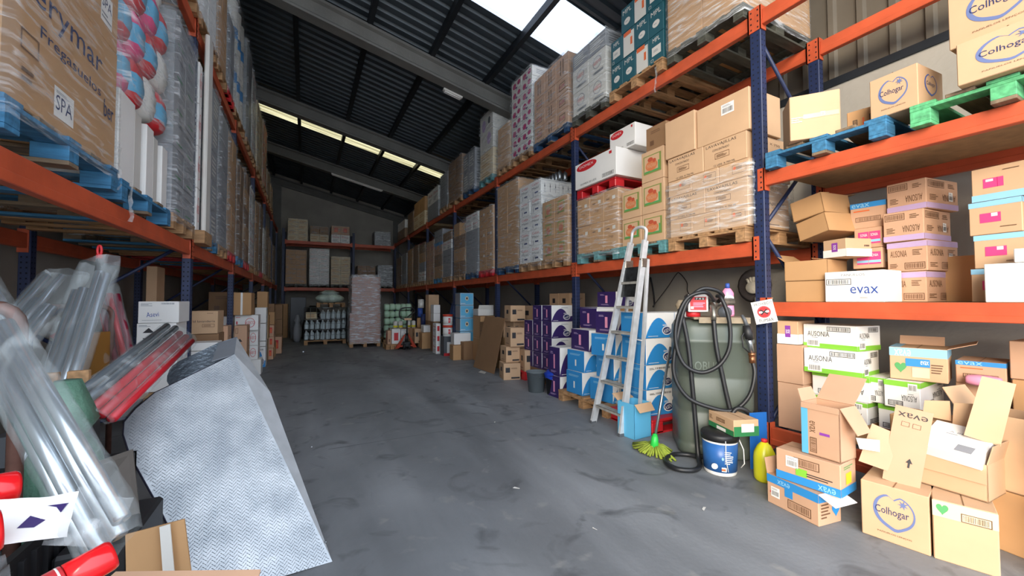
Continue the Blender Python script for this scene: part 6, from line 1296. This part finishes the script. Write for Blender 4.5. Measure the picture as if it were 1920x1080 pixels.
m=MB(); m.box(0,0,0,.26,.3,.475,0,.005); b_=m.build('display_box',P('dark') if 'dark' in PAL else P('darkgrey'),None,(3.03,9.5,0)); tag(b_,'grey and white carton with a red base under the two red lidded tubs','box')
m=MB(); m.box(.08,-.004,.07,.25,-.001,.34); m.build('label',P('white'),b_); m=MB(); m.box(0,-.004,0,.26,-.001,.07); m.build('base_band',P('red'),b_)
for i in range(3): cartO(2.98,10.0,i*.26,0,.12,.3,.257,'whitered','white and red carton behind the tubs, %s from the floor'%ordn[i],'narrow white and red cartons')
for i,(z,h) in enumerate(((0,.8),(.803,.22),(1.026,.23))): cartO(3.06,10.5,z,0,.18,.3,h-.003,'white' if i else 'dark','white carton pile behind the tubs, %s from the floor'%ordn[i],'white carton pile')
sack((3.42,9.9,.0),.16,.2,1.3,'navy and white sack propped against the fourth upright',mat('navy_sack','#26355a',.5,0,.6,9,.4),12)
cartO(3.2,11.5,0,0,.32,.34,.78,'dark','dark carton under the tall brown one by the fifth upright'); cartO(3.2,11.5,.783,0,.31,.34,.76,'plainlt','tall light brown carton with a rounded print by the fifth upright')
for i,(x,y,z,r_q,h,mt,l) in enumerate(((3.10,12.0,1.15,.09,.26,'offwhite','pale roll'),(3.08,12.0,.88,.08,.26,'inkblue','blue roll'),(3.16,11.95,.6,.08,.36,'navy','dark blue roll'),(3.04,12.0,.55,.06,.3,'kraft','brown roll'))):
    m=MB(); m.lathe([(0,0),(r_q,0),(r_q,h),(0,h)],18); tag(m.build('roll',P(mt),None,(x,y,z+.0)),'%s stacked by the fifth upright'%l,'roll','rolls by the fifth upright')
cartO(2.98,11.85,0,0,.3,.34,.54,'dark','dark carton under the rolls by the fifth upright')
cartO(3.0,11.3,.46,0,.2,.3,.2,'white','small white box on the brown floor carton') ; cartO(2.93,11.2,0,0,.31,.3,.455,'plain','brown carton on the floor between the pallet jack and the tubs')
# ============================================================ BACK OF THE AISLE
STY['rustbox']=('rustbrown',{'F':[('l',.5,.5,.7,.08,'inkbrown',1)]})
r_=thing('pallet_load','tall stack of rust brown cartons in torn film standing in the aisle','pallet load',(1.14,12.5,0),-.03)
ob('pallet',pallet_mesh(.86,1.0,'wood'),r_)
rh=[.21,.22,.21,.22]; zz=.144
for j in range(9):
    h=.215; n=2 if j<4 else 1
    for i in range(n):
        w_=.86/n if j<4 else .80
        for k in (0,1): carton((i*w_+.002) if j<4 else .05,.01+k*.45+rnd.uniform(-.01,.01),zz,0,w_-.004,.44,h-.003,'rustbox' if 'rustbox' in STY else 'redlabel',parent=r_)
    zz+=h
ob('stretch_film',film_mesh(.86,.92,.10,1.02,M_film3,31,False,.02),r_); o=ob('stretch_film',film_mesh(.80,.90,1.0,2.14,M_film3,32,False,.03),r_,(.04,0,0))
# wire cage with white jugs
r_=thing('wire_cage','grey wire mesh cage on a pallet holding white jugs','cage',(-.04,13.85,0))
ob('pallet',pallet_mesh(1.2,.9,'wood'),r_)
def wires(name,pts):
    m=MB()
    for a,b in pts: m.tube([a,b],.006,5)
    m.build(name,M_steel,r_)
for nm,y in (('front_panel',0),('rear_panel',.9)): wires(nm,[((i*1.2/7,y,.15),(i*1.2/7,y,1.15)) for i in range(8)]+[((0,y,.15+z),(1.2,y,.15+z)) for z in (0,.15,.34,.5,.67,.83,1.0)])
for nm,x in (('left_panel',0),('right_panel',1.2)): wires(nm,[((x,i*.9/5,.15),(x,i*.9/5,1.15)) for i in range(6)]+[((x,0,.15+z),(x,.9,.15+z)) for z in (0,.34,.67,1.0)])
M_jug=mat('white_jug_plastic','#b9c6c8',.4,0,.06); jm=MB(); jm.lathe([(0,0),(.062,0),(.068,.02),(.068,.15),(.05,.20),(.022,.25),(.02,.275),(0,.276)],14,0,sx=1,sy=.9); jm.tube([(.03,-.02,.24),(.06,-.03,.2),(.065,-.03,.14)],.009,6); JM=jm.mesh('jug',[M_jug])
capm=MB(); capm.lathe([(.024,.265),(.024,.29),(0,.292)],10); CM_=capm.mesh('jug_cap',[P('white')])
for row in range(3):
    for i in range(8):
        if row==2 and i<3: continue
        for k in range(2 if i in (0,7) else 1):
            o=ob('jug',JM,None,(.06+i*.152-.04+.0,13.93+k*.16,.16+row*.315)); tag(o,'white jug in the wire cage, %s shelf, %s from the left%s'%(('bottom','middle','top')[row],ordn[i],', second rank' if k else ''),'jug','jugs in the wire cage'); ob('cap',CM_,o)
    if row: m=MB(); m.box(.01,.02,.135+row*.315,1.19,.88,.145+row*.315); m.build('layer_sheet',P('darkgrey'),r_)
cartO(-.0,13.95,.79,0,.32,.3,.22,'sacks','yellowish carton in the top left of the wire cage')
pallet('B',.30,1.13,1.165,13.95,'wood','bare wooden pallet lying on the wire cage',d=.8)
r_=sack((.68,14.3,1.31),.42,.36,.40,'green and white shrink wrapped bundle on the pallet above the cage',mat('green_white_wrap','#b4c4b8',.3,0,.5,4,.3),21)
sack((.22,15.8,.0),.35,.3,1.2,'dark bundle in the gloom left of the cage',P('black'),22)
m=MB(); m.box(0,0,0,.5,.4,1.5,0,.01); tag(m.build('dark_cabinet',P('darkgrey'),None,(-.5,16.6,0)),'dark upright cabinet in the gloom under the back rack','cabinet')
sack((-.25,15.2,0),.14,.14,.9,'grey tall bag standing under the back rack',P('grey'),23)
m=MB(); m.box(0,0,0,.2,.8,1.15,0,.006); tag(m.build('wrapped_panel',mat('blue_grey_wrap','#6d7a80',.35,0,.2,5),None,(1.19,13.75,0)),'blue grey wrapped panel between the cage and the tall stack','panel') 
# green wrapped packs and pallet jack
pallet('B',2.18,3.05,0,13.0,'wood','wooden pallet under the pale green packs beside the fifth upright',d=1.0)
for j in range(5):
    for i in range(5):
        sc=1; o=ob('soft_pack',pack_mesh(.19,.3,.2,[(1,'ltgreen')],40+(i+j)%3),None,(2.20+i*.175+rnd.uniform(-.01,.01),13.0,.15+j*.225+rnd.uniform(0,.01))); o.scale=(.95,1,1.08)
        tag(o,'pale green wrapped pack behind the pallet jack, layer %s, place %s'%(ordn[j],ordn[i]),'pack','pale green packs')
r_=thing('pallet_jack','orange red hand pallet jack with black handle loop at the aisle end','pallet jack',(2.52,11.3,0),.0)
M_jack=mat('worn_orange_red_paint','#b8432a',.5,.1,.15,12)
for x in (-.17,.17): 
    m=MB(); m.box(x-.08,.05,.07,x+.08,1.2,.115,0,.01); m.build('fork',M_jack,r_)
for sx in (-1,1):
    m=MB(); m.add([(sx*.03,-.02,.42),(sx*.06,-.02,.42),(sx*.30,.05,.04),(sx*.20,.05,.04),(sx*.03,.05,.42),(sx*.06,.05,.42),(sx*.30,.12,.04),(sx*.20,.12,.04)],[(0,1,2,3),(7,6,5,4),(1,5,6,2),(3,2,6,7),(0,3,7,4),(0,4,5,1)]); m.build('side_frame',M_jack,r_)
m=MB(); m.box(-.09,-.05,.08,.09,.12,.22,0,.01); m.tube([(0,0,.2),(0,.0,.45)],.045,14); m.build('pump_unit',P('black'),r_)
m=MB(); m.tube([(0,-.03,.4),(0,-.05,.83)],.022,10); m.build('handle_pole',P('black'),r_)
m=MB(); m.tube(bez([(0,-.05,.83),(-.12,-.055,.86),(-.21,-.06,.93),(-.20,-.06,1.10),(-.12,-.06,1.16),(.10,-.06,1.17),(.19,-.06,1.12),(.20,-.06,1.05),(.10,-.06,.98),(0,-.055,.90)],5),.017,8); m.build('handle_loop',P('black'),r_)
m=MB(); m.box(-.08,-.075,.82,.12,-.055,.88,0,.004); m.build('grip_plate',P('kraft_light'),r_)
for x in (-.07,.07): m=MB(); m.tube([(x-.025,0,.09),(x+.025,0,.09)],.09,16); m.build('steer_wheel',P('black'),r_)
for i,(x,w_,h_,st,l) in enumerate(((2.06,.10,.40,'redlabel','narrow pinkish carton'),(2.18,.24,.44,'whitered','white carton with blue and red print'),(2.44,.20,.42,'arrowwhite','white carton with a black arrow'),(2.84,.26,.42,'logobox','brown carton with a black logo'))):
    cartO(x,11.62+.02*i,.12 if i in(0,1,2,3) else 0,0,w_,.3,h_,st if st not in('logobox',) else 'logoS',l+' on the low pallet around the pallet jack','box')
pallet('B',2.0,2.33,0,11.5,'wood','low pallet under the cartons left of the pallet jack',d=.6) 
for i in range(4): 
    m=MB(); m.lathe([(0,0),(.06,0),(.065,.02),(.065,.18),(.04,.21),(0,.215)],14,0); m.lathe([(.066,.02),(.066,.08)],14,1)
    tag(m.build('tin',[P('offwhite'),P('yellow')],None,(2.36+i*.15+(.08 if i>1 else 0),12.05,.556)),'white and yellow tin on the cartons behind the jack, %s from the left'%ordn[i],'tin','white and yellow tins')
m=MB(); m.box(2.2,11.96,.12,3.05,12.3,.555,0); tag(m.build('carton',P('kraft_dark')),'dark carton row behind the pallet jack carrying the tins','box')
# scraps on the floor
for i,(x,y,s_) in enumerate(((2.35,9.2,.12),(2.6,8.6,.08),(2.2,7.3,.06),(1.9,4.1,.04),(1.35,2.6,.05),(2.3,1.75,.05),(1.55,1.9,.03))):
    m=MB(); m.slab([(0,0,.003),(s_,.01,.005),(s_*.9,s_*.5,.003),(s_*.1,s_*.3,.006)],.0015); tag(m.build('paper_scrap',P('offwhite'),None,(x,y,.002),i*1.3),'small pale paper scrap on the floor, number %s from the back of the aisle'%ordn[i],'paper','paper scraps')
# torn film tails on the rack beams
def tail(loc,L_,label,seed=1):
    R=random.Random(seed); m=MB(); pts=[]; x=0
    vs=[];n=7
    for i in range(9):
        t=i/8; w_=.03*(1-.6*t)+R.uniform(0,.012)
        for k in (-1,1): vs.append((k*w_*.5+R.uniform(-.006,.006)+math.sin(t*6)*.01,R.uniform(-.012,.012),-L_*t))
    m.add(vs,[(2*i,2*i+1,2*i+3,2*i+2) for i in range(8)],0,True); tag(m.build('film_tail',M_bagmilk,None,loc,-PI/2),label,'film tail')
tail((3.55,3.24,4.06),.30,'pale strip of torn film hanging from the upper right beam',3)
tail((3.53,4.90,3.0),.35,'torn film strip hanging beside the red pallet and the second upright',4)
tail((-1.02,3.22,2.30),.26,'torn clear film hanging from the blue pallet over the left beam, upper one',5)
tail((-1.02,3.42,2.14),.26,'torn clear film hanging over the left orange beam, lower one',6)
